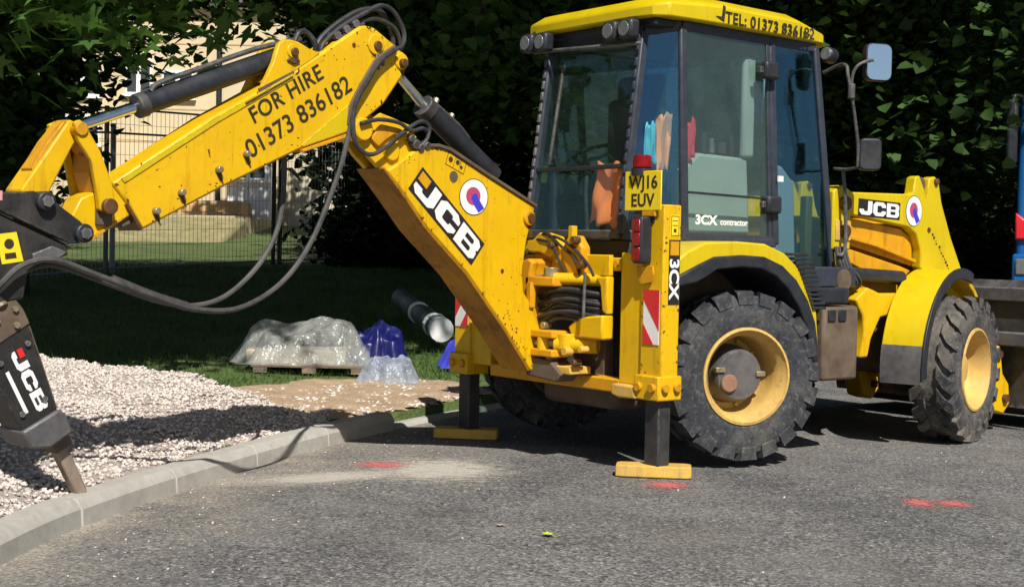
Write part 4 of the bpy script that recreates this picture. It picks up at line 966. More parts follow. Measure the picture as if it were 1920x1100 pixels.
def arch(c, r0, r1, a0, a1, y0, y1, n, ang=0):
    """a curved guard: ring sector about the y axis"""
    mm = MB(); ca, sa = math.cos(ang), math.sin(ang)
    for i in range(n+1):
        a = R(a0+(a1-a0)*i/n)
        for r, y in ((r0, y0), (r0, y1), (r1, y1), (r1, y0)):
            x, z = r*math.cos(a), r*math.sin(a); mm.v.append((c[0]+x*ca-y*sa, c[1]+x*sa+y*ca, c[2]+z))
    for i in range(n):
        q = i*4
        for j in range(4): mm.f.append((q+j, q+(j+1) % 4, q+4+(j+1) % 4, q+4+j))
    mm.f += [(0, 1, 2, 3), (n*4+3, n*4+2, n*4+1, n*4)]
    return mm

def build_body():
    # --- rear wing: polygonal arch with a black lip
    outer = [(-.58, 1.10), (-.58, 1.20), (-.50, 1.25), (-.36, 1.302), (-.10, 1.312), (.13, 1.302), (.30, 1.25), (.44, 1.155), (.545, 1.03), (.60, .90), (.625, .70), (.60, .62)]
    inner = [(-.56, 1.10), (-.40, 1.165), (-.30, 1.20), (-.08, 1.214), (.10, 1.205), (.25, 1.16), (.37, 1.08), (.475, .96), (.54, .84), (.575, .70), (.575, .62)]
    w = MB().prism(outer+inner[::-1], lambda x, z, y: Vector((x, y, z)), -.925, -.50).build('rear_wing', yellow2, BH, bev=.012)
    lip = [(-.585, 1.112), (-.42, 1.178), (-.30, 1.222), (-.08, 1.235), (.11, 1.227), (.265, 1.178), (.39, 1.095), (.50, .97), (.57, .84), (.60, .70), (.60, .60)]
    lipi = [(-.585, 1.055), (-.45, 1.075), (-.38, 1.10), (-.28, 1.15), (-.07, 1.165), (.08, 1.157), (.21, 1.115), (.32, 1.04), (.42, .93), (.49, .82), (.54, .70), (.56, .60)]
    MB().prism(lip+lipi[::-1], lambda x, z, y: Vector((x, y, z)), -.945, -.52).build('wing_lip', black, w, bev=.01)
    mm = MB()
    for i in range(13):         # ribbed rubber behind the cab step
        t = i/12; x = .37+.20*t**.8; z = 1.245-.32*t
        mm.box((x-.02, -.94, z-.009), (x+.13-.03*t, -.84, z+.009))
    build_each(mm, 'rubber_rib', black, w, bev=.004)
    MB().prism([(-.55, 1.08), (-.55, 1.2), (.1, 1.2), (.55, .9), (.55, .60), (-.55, .55)], lambda x, z, y: Vector((x, y, z)), -.50, -.47).build('wing_inner', brown_st, w)
    # far wing
    MB().prism(outer+inner[::-1], lambda x, z, y: Vector((x, y, z)), .50, .925).build('rear_wing', yellow2, BH, bev=.012)
    # --- chassis, axles, engine bay
    MB().box((-.60, -.36, .50), (2.75, .36, .92)).build('chassis', brown_st, BH, bev=.01)
    MB().box((-.50, -.34, .30), (.95, .34, .50)).build('transmission', brown_st, BH, bev=.05)
    for x in (0, 2.2): MB().cyl((x, -.72, .52), (x, .72, .52), .11, 16).build('axle', brown_st, BH, bev=.01)
    MB().box((1.10, -.36, .92), (2.55, .36, 1.50)).build('bonnet', orange_y, BH, bev=.04, seg=3)
    MB().box((2.55, -.33, .70), (2.66, .33, 1.40)).build('grille', black, BH, bev=.02)
    MB().box((-.52, -.46, .95), (1.12, .46, 1.32)).build('cab_floor', black, BH, bev=.02)
    # fuel tank, battery step
    tk = MB().prism([(.70, -.90), (1.02, -.90), (1.13, -.80), (1.13, -.45), (.70, -.45)], lambda x, y, z: Vector((x, y, z)), .475, .93).build('fuel_tank', brown_st, BH, bev=.02)
    MB().box((.73, -.912, .84), (.80, -.90, .91)).build('tank_catch', black, tk, bev=.006); MB().box((.83, -.912, .84), (.90, -.90, .91)).build('tank_catch', black, tk, bev=.006)
    MB().box((.62, -.905, .945), (.93, -.55, 1.045)).build('step', black, BH, bev=.015)
    MB().box((.64, -.80, 1.045), (1.12, -.45, 1.17)).build('step_riser', blackbl, BH, bev=.01)
    MB().cyl((1.0, -.803, 1.09), (1.0, -.797, 1.09), .07, 20).build('filler_cap', brown_st, BH)
    # --- loader arms
    XZ_ = lambda x, z, y: Vector((x, y, z))
    pl = [(1.17, 1.655), (1.90, 1.668), (1.955, 1.675), (1.975, 1.785), (2.02, 1.80), (2.08, 1.70), (2.10, 1.66), (2.13, 1.785), (2.19, 1.80), (2.235, 1.78), (2.28, 1.62), (2.40, 1.38), (2.53, 1.17), (2.62, .98), (2.50, .93), (2.30, 1.02), (2.12, 1.13), (2.06, 1.17), (2.055, 1.30), (2.00, 1.40), (1.92, 1.445), (1.17, 1.525)]
    for y0, y1 in ((-.60, -.52), (.52, .60)):
        la = MB().prism(pl, XZ_, y0, y1).build('loader_arm', yellow2, BH, bev=.01)
        MB().prism([(1.17, 1.515), (1.92, 1.43), (2.0, 1.385), (2.04, 1.30), (2.045, 1.18), (1.85, 1.22), (1.40, 1.31), (1.17, 1.335)], XZ_, y0+.062, y1-.005).build('inner_arm_plate', orange_y, la, bev=.004)
        MB().prism([(1.17, 1.405), (1.60, 1.335), (2.04, 1.225), (2.04, 1.20), (1.60, 1.305), (1.17, 1.375)], XZ_, y0+.02, y0+.062).build('arm_rib', orange_y, la, bev=.006)
        MB().prism([(1.30, 1.30), (1.90, 1.18), (2.02, 1.15), (1.95, 1.10), (1.60, 1.12), (1.35, 1.20)], XZ_, y0+.05, y1).build('lower_link', orange_y, la, bev=.008)
        MB().cyl((2.20, y0-.02, 1.765), (2.20, y1+.02, 1.765), .022, 14).build('arm_pin', pin_m, la, bev=.003); MB().cyl((2.05, y0+.01, 1.74), (2.05, y1-.01, 1.74), .05, 16).build('arm_boss', brown_st, la)
        if y0 < 0:
            logo(la, frame((1.37, -.6012, 1.505), (1, 0, -.035), (0, 0, 1)), .44, .115, True, None)
            emblem(la, frame((1.965, -.6012, 1.555), (1, 0, 0), (0, 0, 1)), .085, .100)
            mm = MB(); r3 = random.Random(5)
            for i in range(16): mm.prism(ring(2.19+.017*i+r3.gauss(0, .006), 1.40-.021*i, r3.uniform(.005, .012), 7), XZ_, -.6005, -.601-.0005)
            tag(mm.build('dirt_spots', ink, la), kind='stuff'); MB().cyl((2.14, -.602, 1.43), (2.14, -.598, 1.43), .02, 12).build('bolt_hole', pin_m, la)
    lf = MB().prism([(1.10, 1.66), (1.20, 1.70), (1.28, 1.66), (1.28, 1.28), (1.10, 1.28)], XZ_, -.62, -.50).build('loader_tower', yellow2, BH, bev=.012)
    for z in (1.58, 1.40): MB().cyl((1.20, -.655, z), (1.20, -.61, z), .045, 16).build('tower_pin', pin_m, lf, bev=.005)
    MB().box((1.12, -.63, 1.34), (1.27, -.615, 1.47)).build('tower_plate', padyel, lf, bev=.004)
    MB().box((1.14, -.60, 1.02), (1.26, -.48, 1.30)).build('tower_foot', yellow, BH, bev=.01)
    lr = MB().cyl((1.18, -.56, 1.13), (1.85, -.60, 1.10), .048, 18).build('lift_ram', black, BH, bev=.006); MB().cyl((1.85, -.60, 1.10), (2.35, -.62, 1.06), .026, 14).build('rod', chrome, lr, smooth=True)
    mm = MB()
    for i in range(4): mm.tube([(1.12+.03*i, -.63, 1.30), (1.14+.03*i, -.66, 1.18), (1.22+.04*i, -.66, 1.08), (1.36, -.60, 1.02)], .012, 7, 5)
    build_each(mm, 'ram_hose', hose_d, BH, smooth=True)
    MB().prism([(1.30, .96), (1.42, 1.04), (1.55, 1.0), (1.80, 1.0), (1.80, .88), (1.56, .84), (1.47, .70), (1.44, .58), (1.36, .58), (1.40, .74), (1.38, .86)], XZ_, -.66, -.58).build('front_bracket', yellow, BH, bev=.012)
    # hoses on the loader arm front
    for i in range(3): MB().tube([(2.24, -.50+.03*i, 1.62), (2.34, -.50+.03*i, 1.58), (2.42, -.5+.03*i, 1.46), (2.44, -.5+.03*i, 1.32), (2.50, -.5+.03*i, 1.2)], .012, 7, 6).build('loader_hose', hose_m, BH, smooth=True)
    MB().box((2.34, -.50, 1.12), (2.50, -.30, 1.5)).build('headlamp_guard', black, BH, bev=.02)
    # --- bucket on the front and its links
    bk = MB().prism([(3.02, 1.02), (3.10, 1.05), (3.16, 1.02), (3.14, .55), (3.20, .25), (3.40, .08), (3.95, .04), (3.95, .07), (3.42, .12), (3.24, .28), (3.18, .56), (3.20, 1.02), (3.14, 1.09), (3.06, 1.09), (2.99, 1.04), (3.0, .8), (3.05, .50), (3.10, .16), (3.3, .035)][:-1], XZ_, -.94, .94).build('bucket', steel_d, BH, bev=.008)
    MB().box((2.93, -.94, .62), (3.04, .94, .72)).build('bucket_beam', steel_g, bk, bev=.01)
    MB().box((2.95, -.94, .94), (3.06, .94, 1.04)).build('bucket_lip', steel_g, bk, bev=.01)
    for y in (-.58, .58):
        MB().prism([(2.84, .62), (2.92, .62), (2.96, .42), (3.04, .34), (3.06, .20), (2.98, .12), (2.86, .15), (2.80, .34)], XZ_, y-.10, y+.06).build('bucket_link', yellow, bk, bev=.015)
        MB().cyl((2.88, y-.13, .56), (2.88, y+.09, .56), .03, 12).build('link_pin', pin_m, bk); MB().cyl((2.98, y-.13, .24), (2.98, y+.09, .24), .03, 12).build('link_pin', pin_m, bk)
    for y in (-.42, .42): MB().prism([(2.62, .98), (2.50, .93), (2.70, .60), (2.92, .30), (3.0, .36), (2.82, .66)], XZ_, y-.05, y+.05).build('lower_arm', yellow, BH, bev=.01)
    # --- front wheel guard, turned with the wheel
    c = (2.195, -.80, .50); st = .26
    g = arch(c, .645, .665, 84, 168, -.02, .26, 16, st).build('front_wing', yellow2, BH, bev=.006)
    arch(c, .60, .675, 70, 184, -.035, -.02, 18, st).build('wing_lip', black, g, bev=.004)
    arch(c, .635, .668, 165, 187, -.022, .26, 5, st).build('mud_flap', steel_g, g, bev=.004)
    arch(c, .60, .64, 48, 84, .0, .14, 6, st).build('wing_mount', yellow, g, bev=.006)
    # far front guard
    arch((2.195, .80, .50), .645, .665, 92, 180, -.13, .19, 12, .26).build('front_wing', yellow2, BH, bev=.006)
    n = Vector((-math.sin(.30), -math.cos(.30), 0))
    build_wheel((.0-n.x*.15, -.93-n.y*.15, .535), -.30, 'deep', 'block', 'rear wheel with dusty yellow deep-dish rim, just off the ground')
    build_wheel((.0, .80, .535), math.pi-.30, 'deep', 'block')
    n = Vector((math.sin(.26), -math.cos(.26), 0))
    build_wheel((2.245-n.x*.15, -.945-n.y*.15, .492), .26, 'front', 'chevron', 'front wheel steered away, tread facing the viewer')
    build_wheel((2.2, .80, .492), math.pi+.26, 'front', 'chevron')

def build_cab():
    cb = MB().box((-.30, -.42, 1.32), (.95, .42, 1.36)).build('cab', blackbl, BH, bev=.01)
    def post(n, a, b, w, h, mt=blackbl, up=(1, 0, 0)): return MB().bar(a, b, w, h, up).build(n, mt, BH, bev=.012)
    S = (-1, 1)
    RB, RT = (-.55, .43, 1.34), (-.40, .42, 2.53); DB, DT = (-.215, .60, 1.31), (-.245, .575, 2.56)
    BB, BT = (.565, .605, 1.30), (.515, .575, 2.58); FB, FT = (1.15, .585, 1.06), (.925, .575, 2.55)
    def s(p, k): return Vector((p[0], p[1]*k, p[2]))
    def pane(n, q, mt, t=.004, par=None):
        q = [Vector(p) for p in q]; nn = (q[1]-q[0]).cross(q[-1]-q[0]).normalized()*t; k = len(q)
        return MB().add(q+[p+nn for p in q], [tuple(range(k))[::-1], tuple(range(k, 2*k))]+[(i, (i+1) % k, k+(i+1) % k, k+i) for i in range(k)]).build(n, mt, par or BH)
    for k in S:
        r = post('rear_post', s(RB, k), s(RT, k), .045, .06)
        mm = MB(); a, b = s(RB, k), s(RT, k)
        for i in range(16):
            t = .06+.88*i/15; mm.bar(a.lerp(b, t)+Vector((-.034, 0, 0)), a.lerp(b, t+.042)+Vector((-.034, 0, 0)), .022, .016, (1, 0, 0))
        build_each(mm, 'post_rib', steel_g if k > 0 else blackbl, r, bev=.004)
        post('door_post', s(DB, k), s(DT, k), .035, .05); post('door_post', s(BB, k), s(BT, k), .04, .055); post('front_post', s(FB, k), s(FT, k), .05, .05)
        # sills and heads
        MB().bar(s(RB, k), s(DB, k), .04, .06).build('rear_sill', blackbl, BH, bev=.008)
        MB().bar(s(DB, k), s((.565, .605, 1.31), k), .035, .05).build('door_sill', blackbl, BH, bev=.008)
        MB().bar(s((.60, .60, 1.10), k), s(FB, k), .035, .06).build('front_sill', blackbl, BH, bev=.008)
        MB().bar(s(RT, k), s(DT, k), .035, .06).build('head_rail', blackbl, BH, bev=.008); MB().bar(s(DT, k), s(FT, k), .035, .06).build('head_rail', blackbl, BH, bev=.008)
        # glass
        pane('quarter_glass', [s(RB, k), s(DB, k), s(DT, k), s(RT, k)], glass_blue)
        dr = pane('door_glass', [s((-.205, .603, 1.335), k), s((.55, .603, 1.325), k), s((.505, .58, 2.56), k), s((-.23, .58, 2.55), k)], glass_door)
        pane('front_quarter_glass', [s((.585, .603, 1.10), k), s((1.13, .59, 1.09), k), s((.915, .578, 2.53), k), s((.54, .578, 2.56), k)], glass_blue)
        if k < 0:
            # door rail, hinges, handle, lettering
            MB().bar((-.21, -.61, 1.595), (.50, -.61, 1.582), .012, .014).build('door_rail', black, dr, bev=.003)
            MB().bar((-.20, -.612, 1.345), (.55, -.612, 1.335), .014, .03).build('door_edge', blackbl, dr, bev=.004)
            MB().bar((-.205, -.612, 1.34), (-.235, -.585, 2.55), .014, .03, (1, 0, 0)).build('door_edge', blackbl, dr, bev=.004)
            MB().bar((.515, -.612, 1.34), (.475, -.585, 2.55), .014, .028, (1, 0, 0)).build('door_edge', blackbl, dr, bev=.004)
            for x, z in ((.44, 2.36), (.49, 1.545)):
                hg = MB().box((x-.05, -.665, z-.055), (x+.075, -.605, z+.055)).build('hinge', black, BH, bev=.018); MB().box((x-.075, -.64, z-.02), (x-.045, -.61, z+.02)).build('hinge_pin', steel_d, hg, bev=.005)
            MB().box((.555, -.635, 1.69), (.60, -.625, 1.725)).build('warning_tag', white_p, BH)
            M = frame((-.135, -.612, 1.412), (1, 0, -.005), (0, 0, 1)); text('door_lettering', '3CX', .075, M, white_p, dr, .0006, 1.25, 1.0, .003); text('door_lettering', 'contractor', .052, frame((.075, -.612, 1.412), (1, 0, -.005), (0, 0, 1)), white_p, dr, .0006, 1.05, 1.0, .0012)
    # rear screens: open upper frame and lower glass
    a, b = Vector(RB), Vector(RT)
    def rp(y, t): q = a.lerp(b, t); return Vector((q.x-.01, y, q.z))
    MB().bar(rp(-.43, 0), rp(.43, 0), .05, .05).build('rear_sill', steel_d, BH, bev=.008); MB().bar(rp(-.43, .335), rp(.43, .335), .03, .028).build('rear_mid_rail', black, BH, bev=.006)
    MB().bar(rp(-.43, 1), rp(.43, 1), .05, .10).build('rear_head_rail', black, BH, bev=.01)
    pane('rear_lower_glass', [rp(.41, .02), rp(-.41, .02), rp(-.41, .325), rp(.41, .325)], glass_rear)
    pane('rear_upper_glass', [rp(.41, .35), rp(-.41, .35), rp(-.41, .96), rp(.41, .96)], glass_rear)
    MB().bar(rp(.30, .36), rp(.27, .88), .02, .02, (1, 0, 0)).build('wiper_arm', steel_d, BH, bev=.004)
    MB().tube([(-.47, .50, 2.485), (-.48, .49, 2.487), (-.48, -.46, 2.445), (-.47, -.47, 2.445)], .012, 8, 1).build('lamp_rail', steel_g, BH, smooth=True)
    pane('windscreen', [s(FB, -1)+Vector((.0, .03, 0)), s(FB, 1), s(FT, 1), s(FT, -1)+Vector((0, .03, 0))], glass_door)
    # roof: moulded yellow cap with a chamfered rear and sloping front
    rf = [(-.50, .40), (-.47, .56), (-.40, .635), (.0, .655), (.70, .645), (.98, .60), (1.10, .50)]
    plan = [(x, -y) for x, y in rf]+[(x, y) for x, y in rf[::-1]]
    def zt(x): return lerp(x, [-.5, -.3, .3, .8, 1.1], [2.655, 2.685, 2.70, 2.68, 2.61])
    mm = MB(); n = len(plan)
    mm.v += [(x, y, lerp(x, [-.5, .9, 1.1], [2.59, 2.575, 2.578])) for x, y in plan]+[(x*1.0, y, zt(x)) for x, y in plan]+[(x*.93+.02, y*.86, zt(x)+.05) for x, y in plan]
    mm.f += [tuple(range(n))[::-1], tuple(range(2*n, 3*n))]+[(i, (i+1) % n, n+(i+1) % n, n+i) for i in range(n)]+[(n+i, n+(i+1) % n, 2*n+(i+1) % n, 2*n+i) for i in range(n)]
    roof = mm.build('roof', yellow2, BH, bev=.012, ang=30)
    MB().box((-.44, -.56, 2.545), (.95, .56, 2.588)).build('roof_lining', black, roof, bev=.01)
    Mr = frame((.03, -.6575, 2.600), (1, .006, -.02), (0, 0, 1)); inv = Mr.inverted(); cur = 0
    for word in ('TEL:', '01373', '836182'):
        o = text('roof_lettering', word, .095, Mr @ Matrix.Translation((cur, 0, 0)), ink, roof, .0012, 1.0, 1.08, .0018)
        cur = max((inv @ v.co).x for v in o.data.vertices)+.035
    MB().prism([(-.05, 2.63), (.02, 2.60), (.03, 2.69), (.01, 2.70), (.0, 2.63)], lambda x, z, y: Vector((x, y, z)), -.6585, -.656).build('roof_mark', ink, roof)
    # work lamps
    for y, z in ((.50, 2.535), (.36, 2.53), (-.28, 2.525), (-.42, 2.525)):
        l = MB().box((-.56, y-.058, z-.058), (-.48, y+.058, z+.058)).build('work_lamp', black, BH, bev=.02); MB().cyl((-.567, y, z), (-.558, y, z), .044, 20).build('lens', lamp_m, l, bev=.003)
        MB().bar((-.50, y, z+.05), (-.46, y, z+.09), .02, .02).build('lamp_bracket', black, l)
    l = MB().cyl((.98, -.62, 2.515), (1.06, -.62, 2.505), .05, 18).build('work_lamp', black, BH, bev=.012); MB().cyl((.965, -.63, 2.517), (.98, -.63, 2.515), .04, 18).build('lens', lamp_m, l, bev=.003)
    # mirrors on their bracket
    ma = MB().tube([(.99, -.60, 2.40), (1.00, -.72, 2.44), (.97, -.80, 2.42), (.96, -.82, 2.36), (1.0, -.83, 2.2), (1.06, -.83, 1.95), (1.08, -.82, 1.80)], .011, 8, 6).build('mirror_arm', steel_d, BH, smooth=True)
    MB().tube([(1.12, -.60, 1.80), (1.10, -.72, 1.79), (1.08, -.82, 1.80)], .010, 8, 4).build('mirror_arm', steel_d, BH, smooth=True)
    MB().tube([(.985, -.83, 2.26), (.985, -.835, 2.36), (1.0, -.86, 2.42), (1.06, -.89, 2.455), (1.10, -.90, 2.46)], .010, 8, 6).build('mirror_arm', steel_d, BH, smooth=True)
    MB().cyl((.985, -.83, 2.22), (.985, -.83, 2.31), .022, 12).build('mirror_clamp', steel_g, BH, bev=.004)
    mc = Vector((1.16, -.90, 2.455)); back = (CAM-mc).normalized(); want = Vector((.35, -.75, .80)).normalized(); nrm = (back+want).normalized()
    x = Vector((0, 0, 1)).cross(nrm).normalized(); M = frame(mc, x, Vector((0, 0, 1)))
    def rr(w, h, r): return [(sx*(w/2-r)+r*math.cos(a), sy*(h/2-r)+r*math.sin(a)) for sx, sy, a0 in ((1, 1, 0), (-1, 1, 90), (-1, -1, 180), (1, -1, 270)) for a in (R(a0), R(a0+30), R(a0+60), R(a0+90))]
    mi = MB().prism(rr(.185, .235, .045), local(M), -.05, .0).build('mirror', black, BH, bev=.006); MB().prism(rr(.17, .22, .04), local(M), .001, .004).build('mirror_glass', mirror_m, mi)
    M = frame((1.14, -.86, 1.88), (.75, -.55, 0), (0, 0, 1)); MB().prism(rr(.14, .20, .03), local(M), -.03, .03).build('mirror', black, BH, bev=.01)
    # grab rail by the front post
    MB().tube([(1.13, -.66, 1.80), (1.14, -.68, 1.60), (1.15, -.68, 1.28), (1.09, -.66, 1.25)], .012, 8, 4).build('grab_rail', steel_d, BH, smooth=True)
    # interior
    MB().prism([(-.16, 1.36), (-.19, 1.70), (.0, 1.84), (.42, 1.83), (.46, 1.36)], lambda x, z, y: Vector((x, y, z)), -.50, -.44).build('side_trim', trim_m, BH, bev=.02)
    MB().box((.36, -.52, 1.83), (.46, -.47, 2.45)).build('inner_post_trim', trim_m, BH, bev=.02)
    MB().prism([(.60, 1.12), (.60, 1.82), (.74, 1.80), (.86, 1.70), (.90, 1.12)], lambda x, z, y: Vector((x, y, z)), -.50, -.44).build('console_trim', trim_m, BH, bev=.02)
    MB().box((.96, -.52, 1.14), (1.02, -.46, 1.62)).build('pedal_post', mat_plain('olive_trim', (.11, .10, .02), .6), BH, bev=.01)
    MB().box((-.10, -.25, 1.34), (.40, .25, 1.62)).build('seat_base', seat_m, BH, bev=.04); MB().prism([(-.10, 1.55), (.02, 1.55), (-.02, 2.2), (-.10, 2.2)], lambda x, z, y: Vector((x, y, z)), -.24, .24).build('seat_back', seat_m, BH, bev=.04)
    MB().box((.66, -.15, 1.36), (.80, .15, 1.80)).build('steering_console', black, BH, bev=.03)
    MB().lathe([(.17+.014*math.cos(t), .014*math.sin(t)) for t in [2*math.pi*i/8 for i in range(8)]], (.62, 0, 1.92), (-.4, 0, .9), 28, True).build('steering_wheel', black, BH, smooth=True)
    for y in (-.22, .22): MB().tube([(-.25, y, 1.36), (-.27, y, 1.60), (-.28, y*.9, 1.72)], .012, 8, 3).build('control_lever', steel_d, BH, smooth=True); MB().cyl((-.28, y*.9, 1.72), (-.285, y*.9, 1.79), .02, 10).build('lever_knob', black, BH, bev=.006)
    for x, y, z, r_, h_, mt_ in ((.06, -.47, 1.845, .03, .12, black), (.14, -.46, 1.845, .022, .09, steel_g), (.22, -.47, 1.845, .03, .07, seat_m), (.31, -.46, 1.845, .018, .11, black)): MB().cyl((x, y, z), (x, y, z+h_), r_, 12, r_*.8).build('cab_knob', mt_, BH, bev=.006)
    for x in (.30, .36): MB().tube([(x, .20, 1.36), (x+.02, .21, 1.70), (x+.01, .20, 1.86)], .011, 8, 3).build('control_lever', steel_d, BH, smooth=True)
    MB().box((-.06, -.20, 2.06), (.02, .20, 2.34)).build('headrest', seat_m, BH, bev=.05)
    pane('sun_visor', [(.62, -.45, 2.40), (.66, -.30, 2.40), (.63, -.30, 2.08), (.60, -.45, 2.06)], mat_plain('pale_blue_card', (.35, .5, .6), .6), .01)

build_arm(); build_breaker(); build_rams_hoses(); build_rear_frame(); build_body(); build_cab()

# things left in the cab
def cloth(name, corners, nx, ny, amp, seed, mat, label, cat):
    """hanging cloth between four corners with folds"""
    r = np.random.default_rng(seed); a, b, c, d = [np.array(p, float) for p in corners]; vs = []; fs = []
    nn = np.cross(b-a, d-a); nn /= np.linalg.norm(nn); ph = r.uniform(0, 6, 5)
    for j in range(ny+1):
        for i in range(nx+1):
            s_, t = i/nx, j/ny; p = (a*(1-s_)+b*s_)*(1-t)+(d*(1-s_)+c*s_)*t
            k = math.sin(s_*9+ph[0]+t*2)*.6+math.sin(s_*17+ph[1]-t*3)*.3+math.sin(t*8+ph[2]+s_*5)*.3
            vs.append(p+nn*amp*k+np.array([0, 0, .015*math.sin(s_*13+ph[3])]))
    for j in range(ny):
        for i in range(nx): q = j*(nx+1)+i; fs.append((q, q+1, q+nx+2, q+nx+1))
    m = MB(); m.add(vs, fs); o = m.build(name, mat, smooth=True, ang=180); sd = o.modifiers.new('thickness', 'SOLIDIFY'); sd.thickness = .006
    return tag(o, label, cat)
cloth('jacket', [(-.475, -.385, 1.76), (-.475, -.10, 1.76), (-.50, -.06, 1.42), (-.515, -.36, 1.37)], 18, 14, .03, 3, orange_f, 'bright orange work jacket hung behind the lower rear glass of the cab', 'jacket')
cloth('work_vest', [(-.36, -.50, 2.02), (-.27, -.53, 2.06), (-.28, -.53, 1.72), (-.36, -.50, 1.70)], 10, 10, .02, 8, mat_plain('peach_fabric', (.75, .33, .16), .8), 'peach coloured rag hanging in the rear quarter window', 'rag')
cloth('cyan_cloth', [(-.42, -.47, 1.98), (-.36, -.50, 2.00), (-.36, -.50, 1.76), (-.42, -.47, 1.74)], 8, 10, .02, 14, mat_plain('turquoise_fabric', (.10, .42, .48), .8), 'turquoise cloth hanging beside the peach rag in the rear quarter window', 'cloth')
cloth('red_cloth', [(-.17, -.53, 1.99), (-.06, -.53, 2.05), (-.08, -.53, 1.82), (-.14, -.53, 1.74)], 8, 8, .02, 9, red_f, 'red cloth behind the door glass next to the seat', 'cloth')

# ------------------------------------------------------------------ things lying behind the kerb
def px_r(x, d): return (x-960)/2611*d
def crumple(name, c, ax, w, dpt, h, seed, mat, label, cat, peaks=9, n=34, sharp=1.0, sub=None, skirt=.12):
    """a heap of sheet: footprint w x dpt about c with creased peaks"""
    r = np.random.default_rng(seed); pk = [(r.uniform(-.75, .75), r.uniform(-.7, .7), r.uniform(.45, 1.0), r.uniform(.32, .6)) for _ in range(peaks)]
    pl = [(r.normal(size=2), r.uniform(0, 6), r.uniform(.3, 1)) for _ in range(9)]
    vs = []; fs = []; ax = Vector(ax).normalized(); ay = Vector((-ax.y, ax.x, 0))
    for j in range(n+1):
        for i in range(n+1):
            s_, t = 2*i/n-1, 2*j/n-1; e = max(0, 1-(abs(s_)**3.2+abs(t)**3.2)**(1/3.2))
            base = min(1, e*3.2)
            k = .42+sum(0.26*a*max(0, 1-math.hypot(s_-x, t-y)/q) for x, y, a, q in pk)
            cr = sum(a*(1-abs(math.sin((v[0]*s_+v[1]*t)*3.4+p)))**1.4 for v, p, a in pl)/4.2+.35*sum(a*abs(math.sin((v[1]*s_-v[0]*t)*8+p)) for v, p, a in pl)/9
            z = h*base*(k+.34*cr*sharp)
            wob = 1+.07*math.sin(5*math.atan2(t, s_)+seed)+.05*math.sin(11*math.atan2(t, s_))
            q = ax*(s_*w/2*wob+.010*r.normal()*base*sharp)+ay*(t*dpt/2*wob+.010*r.normal()*base*sharp)
            vs.append((q.x, q.y, max(0.0, z+.006*r.normal()*base*sharp)))
    for j in range(n):
        for i in range(n): q = j*(n+1)+i; fs.append((q, q+1, q+n+2, q+n+1))
    m = MB(); m.add(vs, fs); o = m.build(name, mat, smooth=True, ang=180); o.location = c; sb = o.modifiers.new('soft', 'SUBSURF'); sb.levels = sb.render_levels = 1
    return tag(o, label, cat)
c = world_at(12.25, px_r(572, 12.25)); gz = ground_z(c.x, c.y)
pal = empty('pallet', (c.x, c.y, gz)); tag(pal, 'low timber pallet under the grey polythene', 'pallet'); pal.rotation_euler = (0, 0, va)
for i in range(5): MB().box((-.40, -.36+.15*i, .05), (.62, -.26+.15*i, .07)).build('deck_board', timber, pal, bev=.003)
for y in (-.36, -.05, .26):
    for x in (-.38, .04, .46): MB().box((x, y, .0), (x+.12, y+.1, .049)).build('block', timber, pal, bev=.004)
sl = MB().box((-.46, -.26, 0), (.40, .26, .12)).build('paving_block', mat_plain('buff_paving', (.52, .45, .33), .9, 0, .1, 9, .2), bev=.008); sl.location = (c.x, c.y, gz+.071); sl.rotation_euler = (0, 0, va)
tag(sl, 'buff slab of paving wrapped in polythene on the pallet', 'paving')
crumple('polythene_sheet', (c.x, c.y, gz+.075), VR, 1.22, .80, .46, 11, poly_g, 'crumpled grey translucent polythene sheet draped over a pallet', 'plastic sheet', 8, 44, .8)
c = world_at(12.4, px_r(714, 12.4)); crumple('blue_tarpaulin', (c.x, c.y, ground_z(c.x, c.y)), VR, .55, .5, .50, 5, tarp_b, 'dark blue-purple tarpaulin bunched up behind the clear bag', 'tarpaulin', 6, 30, .7)
c = world_at(11.6, px_r(732, 11.6)); crumple('clear_plastic_bag', (c.x, c.y, ground_z(c.x, c.y)+.02), VR, .50, .42, .27, 21, poly_b, 'bluish clear plastic bag lying on the sand', 'plastic bag', 7, 30, .8)
c = world_at(12.5, px_r(893, 12.5)); crumple('blue_sack', (c.x, c.y, ground_z(c.x, c.y)+.02), VR, .62, .45, .38, 31, blue_pl, 'bright blue plastic sack seen behind the far stabiliser leg', 'sack', 5, 24, 1.0)
# rolled membrane with a white end
a = world_at(15.8, px_r(752, 15.8), .66); b = world_at(13.4, px_r(828, 13.4), .46)
def swell(t): return .102+.010*math.sin(t*23)+.006*math.sin(t*51)
rl = MB().tube([a, a.lerp(b, .35), a.lerp(b, .7), b], swell, 20, 8).build('membrane_roll', sheet_p, smooth=True, ang=60); tag(rl, 'grey-green roll of membrane with a white wrapped end on the grass', 'roll')
MB().tube([a.lerp(b, .86), a.lerp(b, .95), a.lerp(b, 1.03)], lambda t: .114+.01*math.sin(t*9), 14, 5).build('white_wrap', white_h, rl, smooth=True, ang=20)
MB().tube([a.lerp(b, .5), a.lerp(b, .515)], .117, 18, 2).build('tape_band', white_p, rl, smooth=True)

